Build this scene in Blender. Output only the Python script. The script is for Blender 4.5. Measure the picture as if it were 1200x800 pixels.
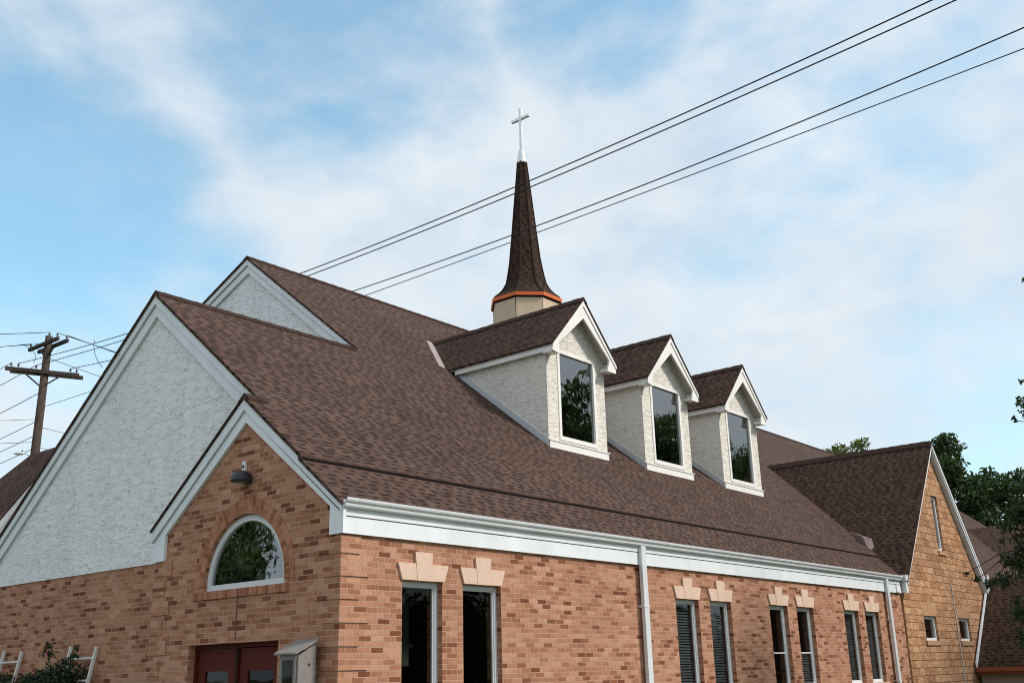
import bpy, bmesh, math, random
import numpy as np
from mathutils import Vector, Matrix
from mathutils.geometry import tessellate_polygon

for _o in list(bpy.data.objects): bpy.data.objects.remove(_o)
S = bpy.context.scene
col = S.collection
R = math.radians

# ------------------------------------------------------------------ camera
cam_d = bpy.data.cameras.new('camera'); cam = bpy.data.objects.new('camera', cam_d); col.objects.link(cam)
right = Vector((0.64558532, -0.76332154, -0.02366057)); up = Vector((-0.21997005, -0.2155318, 0.95139856)); fwd = Vector((0.73132262, 0.60900432, 0.30705205))
M = Matrix((right, up, -fwd)).transposed().to_4x4(); M.translation = Vector((-8.2256, -9.6125, 1.65))
cam.matrix_world = M
cam_d.sensor_width = 36.0; cam_d.lens = 1195.86 / 1200 * 36.0; cam_d.clip_end = 2000
S.camera = cam

# ------------------------------------------------------------------ world, sun, exposure
SUN_EL, SUN_AZ = 42.0, 152.0       # compass degrees from +Y towards +X
W = bpy.data.worlds.new('World'); S.world = W; W.use_nodes = True
nt = W.node_tree; N = nt.nodes; L = nt.links
for n in list(N): N.remove(n)
def wn(t, **k):
    n = N.new(t)
    for a, b in k.items(): setattr(n, a, b)
    return n
wo = wn('ShaderNodeOutputWorld'); bg = wn('ShaderNodeBackground'); bg.inputs['Strength'].default_value = 0.1
sky = wn('ShaderNodeTexSky', sky_type='NISHITA', sun_disc=False, sun_elevation=R(SUN_EL), sun_rotation=R(SUN_AZ), air_density=1.0, dust_density=0.6, ozone_density=2.0)
tc = wn('ShaderNodeTexCoord')
def wmath(op, a, b=None, clamp=False):
    n = wn('ShaderNodeMath', operation=op, use_clamp=clamp)
    for i, v in enumerate((a, b)):
        if v is None: continue
        if isinstance(v, (int, float)): n.inputs[i].default_value = v
        else: L.new(v, n.inputs[i])
    return n.outputs[0]
mp = wn('ShaderNodeMapping'); mp.inputs['Scale'].default_value = (1.0, 1.0, 1.8); L.new(tc.outputs['Generated'], mp.inputs[0])
def wnoise(scale, detail, rough, off, dist=0.0):
    m = wn('ShaderNodeVectorMath', operation='ADD'); m.inputs[1].default_value = off; L.new(mp.outputs[0], m.inputs[0])
    n = wn('ShaderNodeTexNoise'); n.inputs['Scale'].default_value = scale; n.inputs['Detail'].default_value = detail; n.inputs['Roughness'].default_value = rough; n.inputs['Distortion'].default_value = dist
    L.new(m.outputs[0], n.inputs['Vector']); return n.outputs['Fac']
n1 = wnoise(3.4, 8, 0.56, (3.1, 1.7, 0.4), 0.3); n2 = wnoise(11.0, 7, 0.55, (0.3, 5.2, 2.0), 0.2); n3 = wnoise(5.0, 6, 0.55, (7.0, 2.0, 1.0))
acc = None
for d, ang, wgt in (((0.3713,0.8367,0.4026),7,1.0), ((0.4444,0.8258,0.3473),6,.75), ((0.2930,0.8613,0.4151),7,.7), ((0.5079,0.6376,0.5792),7,.95), ((0.4019,0.7194,0.5665),6.5,.6),
        ((0.5828,0.6023,0.5456),4.5,.6), ((0.6597,0.4827,0.5761),3.2,.75), ((0.6890,0.4401,0.5759),3.5,.8), ((0.7343,0.3964,0.5511),5,.35), ((0.9385,0.2474,0.2410),10,.28),
        ((0.9297,0.2921,0.2241),6,.3), ((0.8651,0.3732,0.3353),6,.25), ((0.4060,0.8977,0.1712),6,.3), ((0.8164,0.2634,0.5139),8,.3)):
    dp = wn('ShaderNodeVectorMath', operation='DOT_PRODUCT'); dp.inputs[1].default_value = d; L.new(tc.outputs['Generated'], dp.inputs[0])
    mr = wn('ShaderNodeMapRange', interpolation_type='SMOOTHERSTEP'); mr.inputs['From Min'].default_value = math.cos(R(ang * 1.7)); mr.inputs['From Max'].default_value = 1.0
    mr.inputs['To Max'].default_value = wgt; L.new(dp.outputs['Value'], mr.inputs['Value'])
    acc = mr.outputs[0] if acc is None else wmath('MAXIMUM', acc, mr.outputs[0])
den = wmath('ADD', wmath('MULTIPLY', wmath('SUBTRACT', n1, 0.5), 1.7), wmath('MULTIPLY', wmath('SUBTRACT', n2, 0.5), 0.9))
cov = wmath('ADD', wmath('SUBTRACT', 1.06, acc), den)
mrc = wn('ShaderNodeMapRange', interpolation_type='SMOOTHSTEP'); mrc.inputs['From Min'].default_value = -0.05; mrc.inputs['From Max'].default_value = 1.05; mrc.inputs['To Min'].default_value = .16; L.new(cov, mrc.inputs['Value'])
blue = wn('ShaderNodeMix', data_type='RGBA', blend_type='MULTIPLY'); blue.inputs['Factor'].default_value = 1.0
L.new(sky.outputs[0], blue.inputs['A']); blue.inputs['B'].default_value = (1.60, 2.15, 1.88, 1)
cl = wn('ShaderNodeMix', data_type='RGBA'); cl.inputs['A'].default_value = (4.7, 5.5, 6.3, 1); cl.inputs['B'].default_value = (6.4, 6.9, 7.3, 1)
mrb = wn('ShaderNodeMapRange'); mrb.inputs['From Min'].default_value = 0.3; mrb.inputs['From Max'].default_value = 0.68; L.new(wmath('ADD', wmath('MULTIPLY', n3, .6), wmath('MULTIPLY', n2, .4)), mrb.inputs['Value']); L.new(mrb.outputs[0], cl.inputs['Factor'])
mx = wn('ShaderNodeMix', data_type='RGBA'); L.new(mrc.outputs[0], mx.inputs['Factor']); L.new(blue.outputs['Result'], mx.inputs['A']); L.new(cl.outputs['Result'], mx.inputs['B'])
L.new(mx.outputs['Result'], bg.inputs['Color']); L.new(bg.outputs[0], wo.inputs[0])
sd = bpy.data.lights.new('sun', 'SUN'); sd.energy = 2.7; sd.angle = R(10); sd.color = (1.0, 0.94, 0.86)
sun = bpy.data.objects.new('sun', sd); col.objects.link(sun)
sdir = Vector((math.sin(R(SUN_AZ)) * math.cos(R(SUN_EL)), math.cos(R(SUN_AZ)) * math.cos(R(SUN_EL)), math.sin(R(SUN_EL))))
sun.rotation_euler = sdir.to_track_quat('Z', 'Y').to_euler(); sun.location = sdir * 60
S.view_settings.view_transform = 'Standard'; S.view_settings.look = 'None'; S.view_settings.gamma = 1; S.view_settings.exposure = 0.40
S.render.engine = 'CYCLES'
S.cycles.pixel_filter_type = 'BLACKMAN_HARRIS'; S.cycles.filter_width = 1.05; S.cycles.max_bounces = 6; S.cycles.transparent_max_bounces = 12

# ------------------------------------------------------------------ materials
class NT:
    def __init__(s, name):
        s.m = bpy.data.materials.new(name); s.m.use_nodes = True; s.t = s.m.node_tree; s.n = s.t.nodes; s.b = s.n['Principled BSDF']
    def N(s, t, ins=None, **k):
        n = s.n.new(t)
        for a, b in k.items(): setattr(n, a, b)
        for a, b in (ins or {}).items(): s.set(n, a, b)
        return n
    def set(s, n, a, b):
        i = n.inputs[a]
        if isinstance(b, bpy.types.NodeSocket): s.t.links.new(b, i)
        else: i.default_value = b
    def math(s, op, a, b=0.0, c=None, clamp=False):
        n = s.N('ShaderNodeMath', operation=op, use_clamp=clamp); s.set(n, 0, a); s.set(n, 1, b)
        if c is not None: s.set(n, 2, c)
        return n.outputs[0]
    def noise(s, vec, scale, detail=4, rough=.5, dist=0.0, dim=None):
        n = s.N('ShaderNodeTexNoise', {'Scale': scale, 'Detail': detail, 'Roughness': rough, 'Distortion': dist}); s.set(n, 'Vector', vec); return n.outputs['Fac']
    def mapping(s, vec, scale=(1,1,1), loc=(0,0,0)):
        n = s.N('ShaderNodeMapping', {'Scale': scale, 'Location': loc}); s.set(n, 'Vector', vec); return n.outputs[0]
    def ramp(s, fac, stops, interp='LINEAR'):
        n = s.N('ShaderNodeValToRGB'); n.color_ramp.interpolation = interp; e = n.color_ramp.elements
        while len(e) < len(stops): e.new(0.5)
        for i, (p, c) in enumerate(stops): e[i].position = p; e[i].color = (*c, 1) if len(c) == 3 else c
        s.set(n, 'Fac', fac); return n.outputs['Color']
    def mix(s, f, a, b, mode='MIX'):
        n = s.N('ShaderNodeMix', data_type='RGBA', blend_type=mode); s.set(n, 'Factor', f)
        for k, v in (('A', a), ('B', b)):
            if isinstance(v, tuple): v = (*v, 1) if len(v) == 3 else v
            s.set(n, k, v)
        return n.outputs['Result']
    def rng(s, v, a, b, c=0.0, d=1.0, kind='LINEAR'):
        n = s.N('ShaderNodeMapRange', {'From Min': a, 'From Max': b, 'To Min': c, 'To Max': d}, interpolation_type=kind); s.set(n, 'Value', v); return n.outputs[0]
    def bump(s, h, strength, dist):
        n = s.N('ShaderNodeBump', {'Strength': strength, 'Distance': dist}); s.set(n, 'Height', h); s.set(s.b, 'Normal', n.outputs[0])
    def uv(s): return s.N('ShaderNodeUVMap').outputs[0]
    def obj(s): return s.N('ShaderNodeTexCoord').outputs['Object']
    def out(s, colr=None, rough=None, spec=None, metal=None):
        if colr is not None: s.set(s.b, 'Base Color', (*colr, 1) if isinstance(colr, tuple) and len(colr) == 3 else colr)
        if rough is not None: s.set(s.b, 'Roughness', rough)
        if spec is not None: s.set(s.b, 'Specular IOR Level', spec)
        if metal is not None: s.set(s.b, 'Metallic', metal)
        return s.m

def brick_mat(name, bw, rh, mortar_w, stops, mortar, roughbump=.6, offs=(0, 0, 0)):
    k = NT(name); uv = k.mapping(k.uv(), loc=offs)
    b = k.N('ShaderNodeTexBrick', {'Color1': (0,0,0,1), 'Color2': (1,1,1,1), 'Mortar': (.5,.5,.5,1), 'Scale': 1.0, 'Mortar Size': mortar_w, 'Mortar Smooth': .3, 'Bias': 0.0, 'Brick Width': bw, 'Row Height': rh}, offset=.5, squash=1.0)
    k.set(b, 'Vector', uv)
    base = k.ramp(b.outputs['Color'], stops)
    big = k.noise(uv, .55, 4, .6); fine = k.noise(uv, 34, 4, .62); streak = k.noise(k.mapping(uv, (60, 7, 1)), 1.0, 3, .6)
    c = k.mix(k.rng(fine, .3, .75), base, (1.12, 1.1, 1.08), 'MULTIPLY')
    c = k.mix(.95, c, k.ramp(streak, [(.28, (.66, .60, .57)), (.50, (1, 1, 1)), (.8, (1.16, 1.14, 1.12))]), 'MULTIPLY')
    c = k.mix(.6, c, k.ramp(big, [(.3, (.80, .78, .77)), (.6, (1.06, 1.04, 1.03))]), 'MULTIPLY')
    c = k.mix(b.outputs['Fac'], c, k.mix(fine, tuple(x * .78 for x in mortar), mortar))
    h = k.math('ADD', k.math('MULTIPLY', k.math('SUBTRACT', 1.0, b.outputs['Fac']), 1.0), k.math('MULTIPLY', fine, .35))
    k.bump(h, roughbump, .006)
    return k.out(c, .92, .2)
BR_STOPS = [(0, (.155, .054, .027)), (.08, (.21, .079, .040)), (.15, (.29, .123, .068)), (.32, (.355, .163, .097)), (.62, (.41, .202, .126)), (1.0, (.48, .264, .176))]
M_BRICK = brick_mat('brick', .2032, .0677, .0055, BR_STOPS, (.50, .33, .24))
M_ROWLOCK = brick_mat('rowlock_brick', .0677, .30, .006, [(0, (.26, .095, .050)), (.35, (.36, .150, .086)), (1, (.46, .215, .132))], (.42, .25, .17), offs=(0, .05, 0))
M_STONE = brick_mat('tan_stone', .43, .185, .008, [(0, (.38, .20, .105)), (.3, (.48, .265, .145)), (.7, (.54, .31, .178)), (1, (.59, .36, .215))], (.20, .10, .055), roughbump=1.0)
def stone_tune(m):
    t = m.node_tree; uvn = [n for n in t.nodes if n.type == 'UVMAP'][0]; b = [n for n in t.nodes if n.type == 'BSDF_PRINCIPLED'][0]; bp = [n for n in t.nodes if n.type == 'BUMP'][0]
    bp.inputs['Distance'].default_value = .028
    st = t.nodes.new('ShaderNodeTexNoise'); st.inputs['Scale'].default_value = 3.2; st.inputs['Detail'].default_value = 8; st.inputs['Roughness'].default_value = .7; t.links.new(uvn.outputs[0], st.inputs['Vector'])
    rp = t.nodes.new('ShaderNodeValToRGB'); rp.color_ramp.elements[0].position = .32; rp.color_ramp.elements[0].color = (.66, .58, .52, 1); rp.color_ramp.elements[1].position = .52; rp.color_ramp.elements[1].color = (1.03, 1.03, 1.03, 1); t.links.new(st.outputs['Fac'], rp.inputs[0])
    mm = t.nodes.new('ShaderNodeMix'); mm.data_type = 'RGBA'; mm.blend_type = 'MULTIPLY'; mm.inputs['Factor'].default_value = .8; bc = b.inputs['Base Color'].links[0].from_socket
    t.links.new(bc, mm.inputs['A']); t.links.new(rp.outputs[0], mm.inputs['B']); t.links.new(mm.outputs['Result'], b.inputs['Base Color'])
    no = t.nodes.new('ShaderNodeTexNoise'); no.inputs['Scale'].default_value = 9; no.inputs['Detail'].default_value = 7; no.inputs['Roughness'].default_value = .65
    t.links.new(uvn.outputs[0], no.inputs['Vector'])
    old = bp.inputs['Height'].links[0].from_socket; ad = t.nodes.new('ShaderNodeMath'); ad.operation = 'MULTIPLY_ADD'; t.links.new(no.outputs['Fac'], ad.inputs[0]); ad.inputs[1].default_value = 2.6; t.links.new(old, ad.inputs[2]); t.links.new(ad.outputs[0], bp.inputs['Height'])
stone_tune(M_STONE)

def shingle_mat(name, dark, mid, light, grain=1.0):
    k = NT(name); uv = k.uv(); rh = .116
    wob = k.noise(k.mapping(uv, (1.2, .6, 1)), 1.0, 2)
    uvd = k.N('ShaderNodeVectorMath', operation='ADD'); k.set(uvd, 0, uv); cx = k.N('ShaderNodeCombineXYZ'); k.set(cx, 'Y', k.math('MULTIPLY', k.math('SUBTRACT', wob, .5), .03)); k.set(uvd, 1, cx.outputs[0]); uvv = uvd.outputs[0]
    def br(w, loc, off):
        b = k.N('ShaderNodeTexBrick', {'Color1': (0,0,0,1), 'Color2': (1,1,1,1), 'Mortar': (.5,.5,.5,1), 'Scale': 1.0, 'Mortar Size': 0.0, 'Bias': 0.0, 'Brick Width': w, 'Row Height': rh}, offset=off, offset_frequency=2, squash=1.25, squash_frequency=3)
        k.set(b, 'Vector', k.mapping(uvv, loc=loc)); return b.outputs['Color']
    g1 = br(.21, (0, 0, 0), .43); g2 = br(.118, (.31, 0, 0), .37); g3 = br(.83, (.17, 0, 0), .61)
    sep = k.N('ShaderNodeSeparateXYZ'); k.set(sep, 0, uvv); fr = k.math('FRACT', k.math('DIVIDE', sep.outputs['Y'], rh))     # 0 at the lower edge of a course
    tone = k.math('ADD', k.math('ADD', k.math('MULTIPLY', g1, .35), k.math('MULTIPLY', g2, .55)), k.math('MULTIPLY', g3, .10))
    c = k.ramp(tone, [(.12, dark), (.45, mid), (.9, light)])
    row = k.math('FLOOR', k.math('DIVIDE', sep.outputs['Y'], rh)); wn_ = k.N('ShaderNodeTexWhiteNoise', noise_dimensions='1D'); k.set(wn_, 'W', row)
    cv_ = k.N('ShaderNodeCombineXYZ'); k.set(cv_, 'X', k.math('MULTIPLY', sep.outputs['X'], 3.1)); k.set(cv_, 'Y', k.math('MULTIPLY', row, 3.77)); jit = k.noise(cv_.outputs[0], 1.0, 2, .5)
    tab = k.math('FRACT', k.math('ADD', k.math('ADD', k.math('DIVIDE', sep.outputs['X'], .235), k.math('MULTIPLY', wn_.outputs['Value'], 9.0)), k.math('MULTIPLY', jit, 1.5)))
    cut = k.math('MULTIPLY', k.rng(tab, .0, .05), k.rng(tab, .50, .56, 1.0, 0.0))        # the cut-outs between the tabs of a laminated shingle
    band = k.math('MULTIPLY', k.rng(fr, .48, .66, kind='SMOOTHSTEP'), cut)
    c = k.mix(k.math('MULTIPLY', k.math('SUBTRACT', 1.0, cut), .22), c, light)
    c = k.mix(k.math('MULTIPLY', band, .85), c, tuple(x * .35 for x in dark))
    gr = k.noise(uv, 70, 3, .7); big = k.noise(uv, .35, 5, .6); bl = k.noise(k.mapping(uv, (1.8, .35, 1)), 1.0, 4, .6)
    c = k.mix(.55 * grain, c, k.ramp(gr, [(.3, (.7, .7, .7)), (.7, (1.28, 1.26, 1.24))]), 'MULTIPLY')
    c = k.mix(.5, c, k.ramp(big, [(.3, (.84, .83, .84)), (.65, (1.1, 1.09, 1.06))]), 'MULTIPLY')
    c = k.mix(.25, c, k.ramp(bl, [(.3, (.86, .86, .86)), (.65, (1.1, 1.08, 1.06))]), 'MULTIPLY')
    h = k.math('ADD', k.math('MULTIPLY', k.math('SUBTRACT', 1.0, fr), .9), k.math('MULTIPLY', k.math('SUBTRACT', 1.0, cut), .8)); h = k.math('ADD', h, k.math('MULTIPLY', gr, .25))
    k.bump(h, .75, .009)
    return k.out(c, .95, .15)
M_ROOF = shingle_mat('brown_shingles', (.046, .026, .020), (.071, .042, .033), (.104, .066, .053))
M_ROOF_DARK = shingle_mat('dark_brown_shingles', (.034, .018, .013), (.054, .030, .022), (.078, .046, .035))
M_SPIRE = shingle_mat('spire_shingles', (.024, .014, .010), (.040, .024, .018), (.060, .038, .029))
def plain(name, c, rough=.6, metal=0.0, spec=.4, var=.12, scale=6, bump=0.0):
    k = NT(name); o = k.obj(); n = k.noise(o, scale, 5, .6); n2 = k.noise(k.mapping(o, (1, 1, .25)), scale * 2.2, 4, .6)
    f = k.math('ADD', k.math('MULTIPLY', n, .6), k.math('MULTIPLY', n2, .4))
    cc = k.mix(k.rng(f, .3, .7), tuple(x * (1 - var) for x in c), tuple(min(1, x * (1 + var * .6)) for x in c))
    if bump: k.bump(k.noise(o, 40, 4, .6), bump, .01)
    return k.out(cc, rough, spec, metal)
M_TRIM = plain('white_painted_trim', (.76, .79, .815), .5, var=.13, scale=1.7)
M_TRIMW = plain('white_dormer_trim', (.83, .81, .78), .5, var=.11, scale=1.7)
M_GUTTER = plain('white_gutter_metal', (.66, .68, .70), .38, var=.12, scale=2)
M_FRAME = plain('window_frame_paint', (.68, .70, .72), .45, var=.05)
M_SOFFIT = plain('soffit_paint', (.55, .53, .47), .7, var=.08)
M_CREAM = plain('cream_panel', (.60, .47, .33), .75, var=.10, scale=2.5, bump=.15)
M_COPPER = plain('copper_band', (.70, .165, .050), .5, metal=.35, var=.18, scale=3)
M_STEEL = plain('bright_steel', (.70, .71, .72), .32, metal=.75, var=.08)
M_LEAD = plain('grey_flashing', (.60, .63, .66), .5, metal=.3, var=.15, scale=3)
M_FLASH = plain('weathered_flashing', (.33, .24, .22), .55, metal=.3, var=.25, scale=5)
M_VALLEY = plain('pinkish_metal', (.36, .29, .28), .5, metal=.2, var=.2, scale=3)
M_DARKCAP = plain('ridge_cap_shingle', (.050, .030, .024), .95, var=.35, scale=9, spec=.1)
M_EDGE = plain('painted_shade_and_seam', (.010, .008, .008), .9, var=.2, spec=.1)  # near black for painted shade strips and the steeple corner seam
M_LIMESTONE = plain('cast_stone', (.68, .485, .37), .85, var=.10, scale=7, bump=.25)
M_REDDOOR = plain('dark_red_paint', (.085, .011, .006), .6, var=.18, spec=.2, scale=3)
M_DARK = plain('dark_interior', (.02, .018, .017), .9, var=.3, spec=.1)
M_INNER = plain('brown_panelling', (.050, .024, .014), .7, var=.4, scale=2)
M_BLIND = plain('grey_blind', (.17, .175, .18), .7, var=.12)
M_GREYBOX = plain('grey_green_board', (.12, .13, .11), .7, var=.15)
M_LAMP = plain('charcoal_metal', (.028, .030, .036), .4, var=.2)
M_BOX = plain('weathered_grey_wood', (.22, .20, .185), .8, var=.18, scale=8, bump=.2)
M_WHITEWOOD = plain('white_wood', (.70, .69, .66), .6, var=.15)
M_INSUL = plain('grey_porcelain', (.20, .20, .21), .3, var=.2)
M_WIRE = plain('black_cable', (.014, .014, .016), .6, var=.2)
M_CAULK = plain('brown_caulk', (.12, .055, .035), .9, var=.2)
M_PETAL = plain('pink_petal', (.60, .10, .20), .6, var=.2)

def stucco_mat(name, c, sc=1.0):
    k = NT(name); uv = k.uv()
    fine = k.noise(uv, 24, 5, .65); wp = k.noise(k.mapping(uv, (1.1, 1.1, 1)), 1.0, 3)
    v = k.N('ShaderNodeVectorMath', operation='ADD'); k.set(v, 0, uv); cx = k.N('ShaderNodeCombineXYZ'); k.set(cx, 'Y', k.math('MULTIPLY', wp, .09)); k.set(v, 1, cx.outputs[0])
    def trowel(sx, sy, off):        # overlapping trowel passes: each leaves a ledge at its lower edge
        vo = k.N('ShaderNodeTexVoronoi', {'Scale': 1.0, 'Randomness': 1.0}, feature='F1'); k.set(vo, 'Vector', k.mapping(v.outputs[0], (sx * sc, sy * sc, 1), off))
        sp = k.N('ShaderNodeSeparateXYZ'); k.set(sp, 0, vo.outputs['Position']); s2 = k.N('ShaderNodeSeparateXYZ'); k.set(s2, 0, k.mapping(v.outputs[0], (sx * sc, sy * sc, 1), off))
        rise = k.math('SUBTRACT', s2.outputs['Y'], sp.outputs['Y']); cr = k.N('ShaderNodeSeparateColor'); k.set(cr, 0, vo.outputs['Color'])
        return k.math('MULTIPLY', k.rng(rise, -.45, .55, 1.0, 0.0), cr.outputs[0])
    h = k.math('ADD', k.math('ADD', k.math('MULTIPLY', trowel(4.2, 13, (0, 0, 0)), 1.0), k.math('MULTIPLY', trowel(2.6, 8.5, (3.3, 1.7, 0)), 1.0)), k.math('MULTIPLY', fine, .30))
    def crev(sx, sy, off, lo):      # shade under the trowel ledges, painted as thin dark lines
        a = k.noise(k.mapping(v.outputs[0], (sx * sc, sy * sc, 1), off), 1.0, 2, .5); m_ = k.noise(k.mapping(v.outputs[0], (4.6 * sc, 11 * sc, 1), (off[1], off[0] + 4, 0)), 1.0, 2, .5)
        line = k.rng(k.math('ABSOLUTE', k.math('SUBTRACT', a, .5)), .002, .013, 1.0, 0.0); return k.math('MULTIPLY', line, k.rng(m_, lo, lo + .05))
    cv = k.math('MAXIMUM', crev(2.9, 19, (0, 0, 0), .47), crev(3.4, 24, (7.1, 3.3, 0), .48))
    h = k.math('SUBTRACT', h, k.math('MULTIPLY', cv, .9))
    k.bump(h, .62, .020 / sc)
    st = k.noise(k.mapping(uv, (.9, .18, 1)), 1.0, 5, .6)
    cc = k.mix(k.rng(st, .3, .7), tuple(x * .90 for x in c), tuple(min(.85, x * 1.04) for x in c))
    cc = k.mix(.35, cc, k.ramp(fine, [(.3, (.86, .85, .83)), (.65, (1.04, 1.04, 1.04))]), 'MULTIPLY')
    cc = k.mix(k.math('MULTIPLY', cv, .26), cc, tuple(x * .30 for x in c))
    return k.out(cc, .9, .2)
M_STUCCO = stucco_mat('white_stucco', (.82, .825, .83))
M_STUCCO_D = stucco_mat('cream_white_stucco', (.76, .72, .65), 1.25)

def glass_mat(name, refl_ior, tint, base=(.010, .012, .012), rough=.015, wave=.0):
    k = NT(name); t = k.t
    fr = k.N('ShaderNodeFresnel', {'IOR': refl_ior}); gl = k.N('ShaderNodeBsdfGlossy', {'Roughness': rough, 'Color': (.95, .97, .97, 1)})
    tr = k.N('ShaderNodeBsdfTransparent', {'Color': (*tint, 1)}); ms = k.N('ShaderNodeMixShader')
    if wave:
        o = k.obj(); n = k.noise(k.mapping(o, (1, 1, .6)), 2.6, 2, .4); bp = k.N('ShaderNodeBump', {'Strength': wave, 'Distance': .02}); k.set(bp, 'Height', n); t.links.new(bp.outputs[0], gl.inputs['Normal']); t.links.new(bp.outputs[0], fr.inputs['Normal'])
    gm = k.N('ShaderNodeNewGeometry'); fac = k.math('MULTIPLY', fr.outputs[0], k.math('SUBTRACT', 1.0, gm.outputs['Backfacing']))     # the rear face of the pane passes light on
    t.links.new(fac, ms.inputs[0]); t.links.new(tr.outputs[0], ms.inputs[1]); t.links.new(gl.outputs[0], ms.inputs[2])
    t.links.new(ms.outputs[0], k.n['Material Output'].inputs[0]); return k.m
M_GLASS = glass_mat('window_glass', 1.55, (.73, .75, .75), wave=.10)
M_GLASS_D = glass_mat('dormer_glass', 3.0, (.35, .40, .38), wave=.16)
M_GLASS_LOW = glass_mat('low_reflect_glass', 1.30, (.75, .78, .75), wave=.08)

def leaf_mat(name, c1, c2, c3):
    k = NT(name); g = k.N('ShaderNodeNewGeometry'); o = k.obj(); n = k.noise(o, .9, 3)
    f = k.math('ADD', k.math('MULTIPLY', g.outputs['Random Per Island'], .7), k.math('MULTIPLY', n, .3))
    c = k.ramp(f, [(.15, c1), (.5, c2), (.85, c3)]); k.out(c, .55, .35)
    tl = k.N('ShaderNodeBsdfTranslucent'); k.set(tl, 'Color', k.mix(1.0, c, (1.1, 1.25, .6), 'MULTIPLY')); ms = k.N('ShaderNodeMixShader', {0: .25})
    k.t.links.new(k.b.outputs[0], ms.inputs[1]); k.t.links.new(tl.outputs[0], ms.inputs[2]); k.t.links.new(ms.outputs[0], k.n['Material Output'].inputs[0]); return k.m
M_LEAF = leaf_mat('dark_green_leaves', (.016, .034, .012), (.030, .060, .018), (.055, .095, .028))
M_LEAF_M = leaf_mat('mid_green_leaves', (.045, .075, .025), (.075, .115, .038), (.12, .165, .06))
M_LEAF_Y = leaf_mat('yellow_green_leaves', (.05, .075, .016), (.09, .125, .025), (.15, .17, .04))
M_LEAF_R = leaf_mat('rose_leaves', (.010, .024, .010), (.020, .045, .018), (.045, .08, .035))
M_LEAF_S = leaf_mat('maple_leaves', (.016, .030, .012), (.030, .052, .020), (.075, .095, .035))
def bark_mat(name, c):
    k = NT(name); o = k.obj(); n = k.noise(k.mapping(o, (1, 1, .12)), 22, 5, .65); n2 = k.noise(o, 2, 3)
    cc = k.ramp(n, [(.3, tuple(x * .45 for x in c)), (.6, c), (.8, tuple(x * 1.35 for x in c))]); cc = k.mix(.4, cc, k.ramp(n2, [(.3, (.7, .7, .7)), (.7, (1.1, 1.1, 1.1))]), 'MULTIPLY')
    k.bump(n, .7, .02); return k.out(cc, .9, .15)
M_BARK = bark_mat('bark', (.10, .075, .055)); M_POLE = bark_mat('weathered_pole_wood', (.085, .064, .052)); M_ARM = bark_mat('crossarm_wood', (.075, .062, .053))

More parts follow.
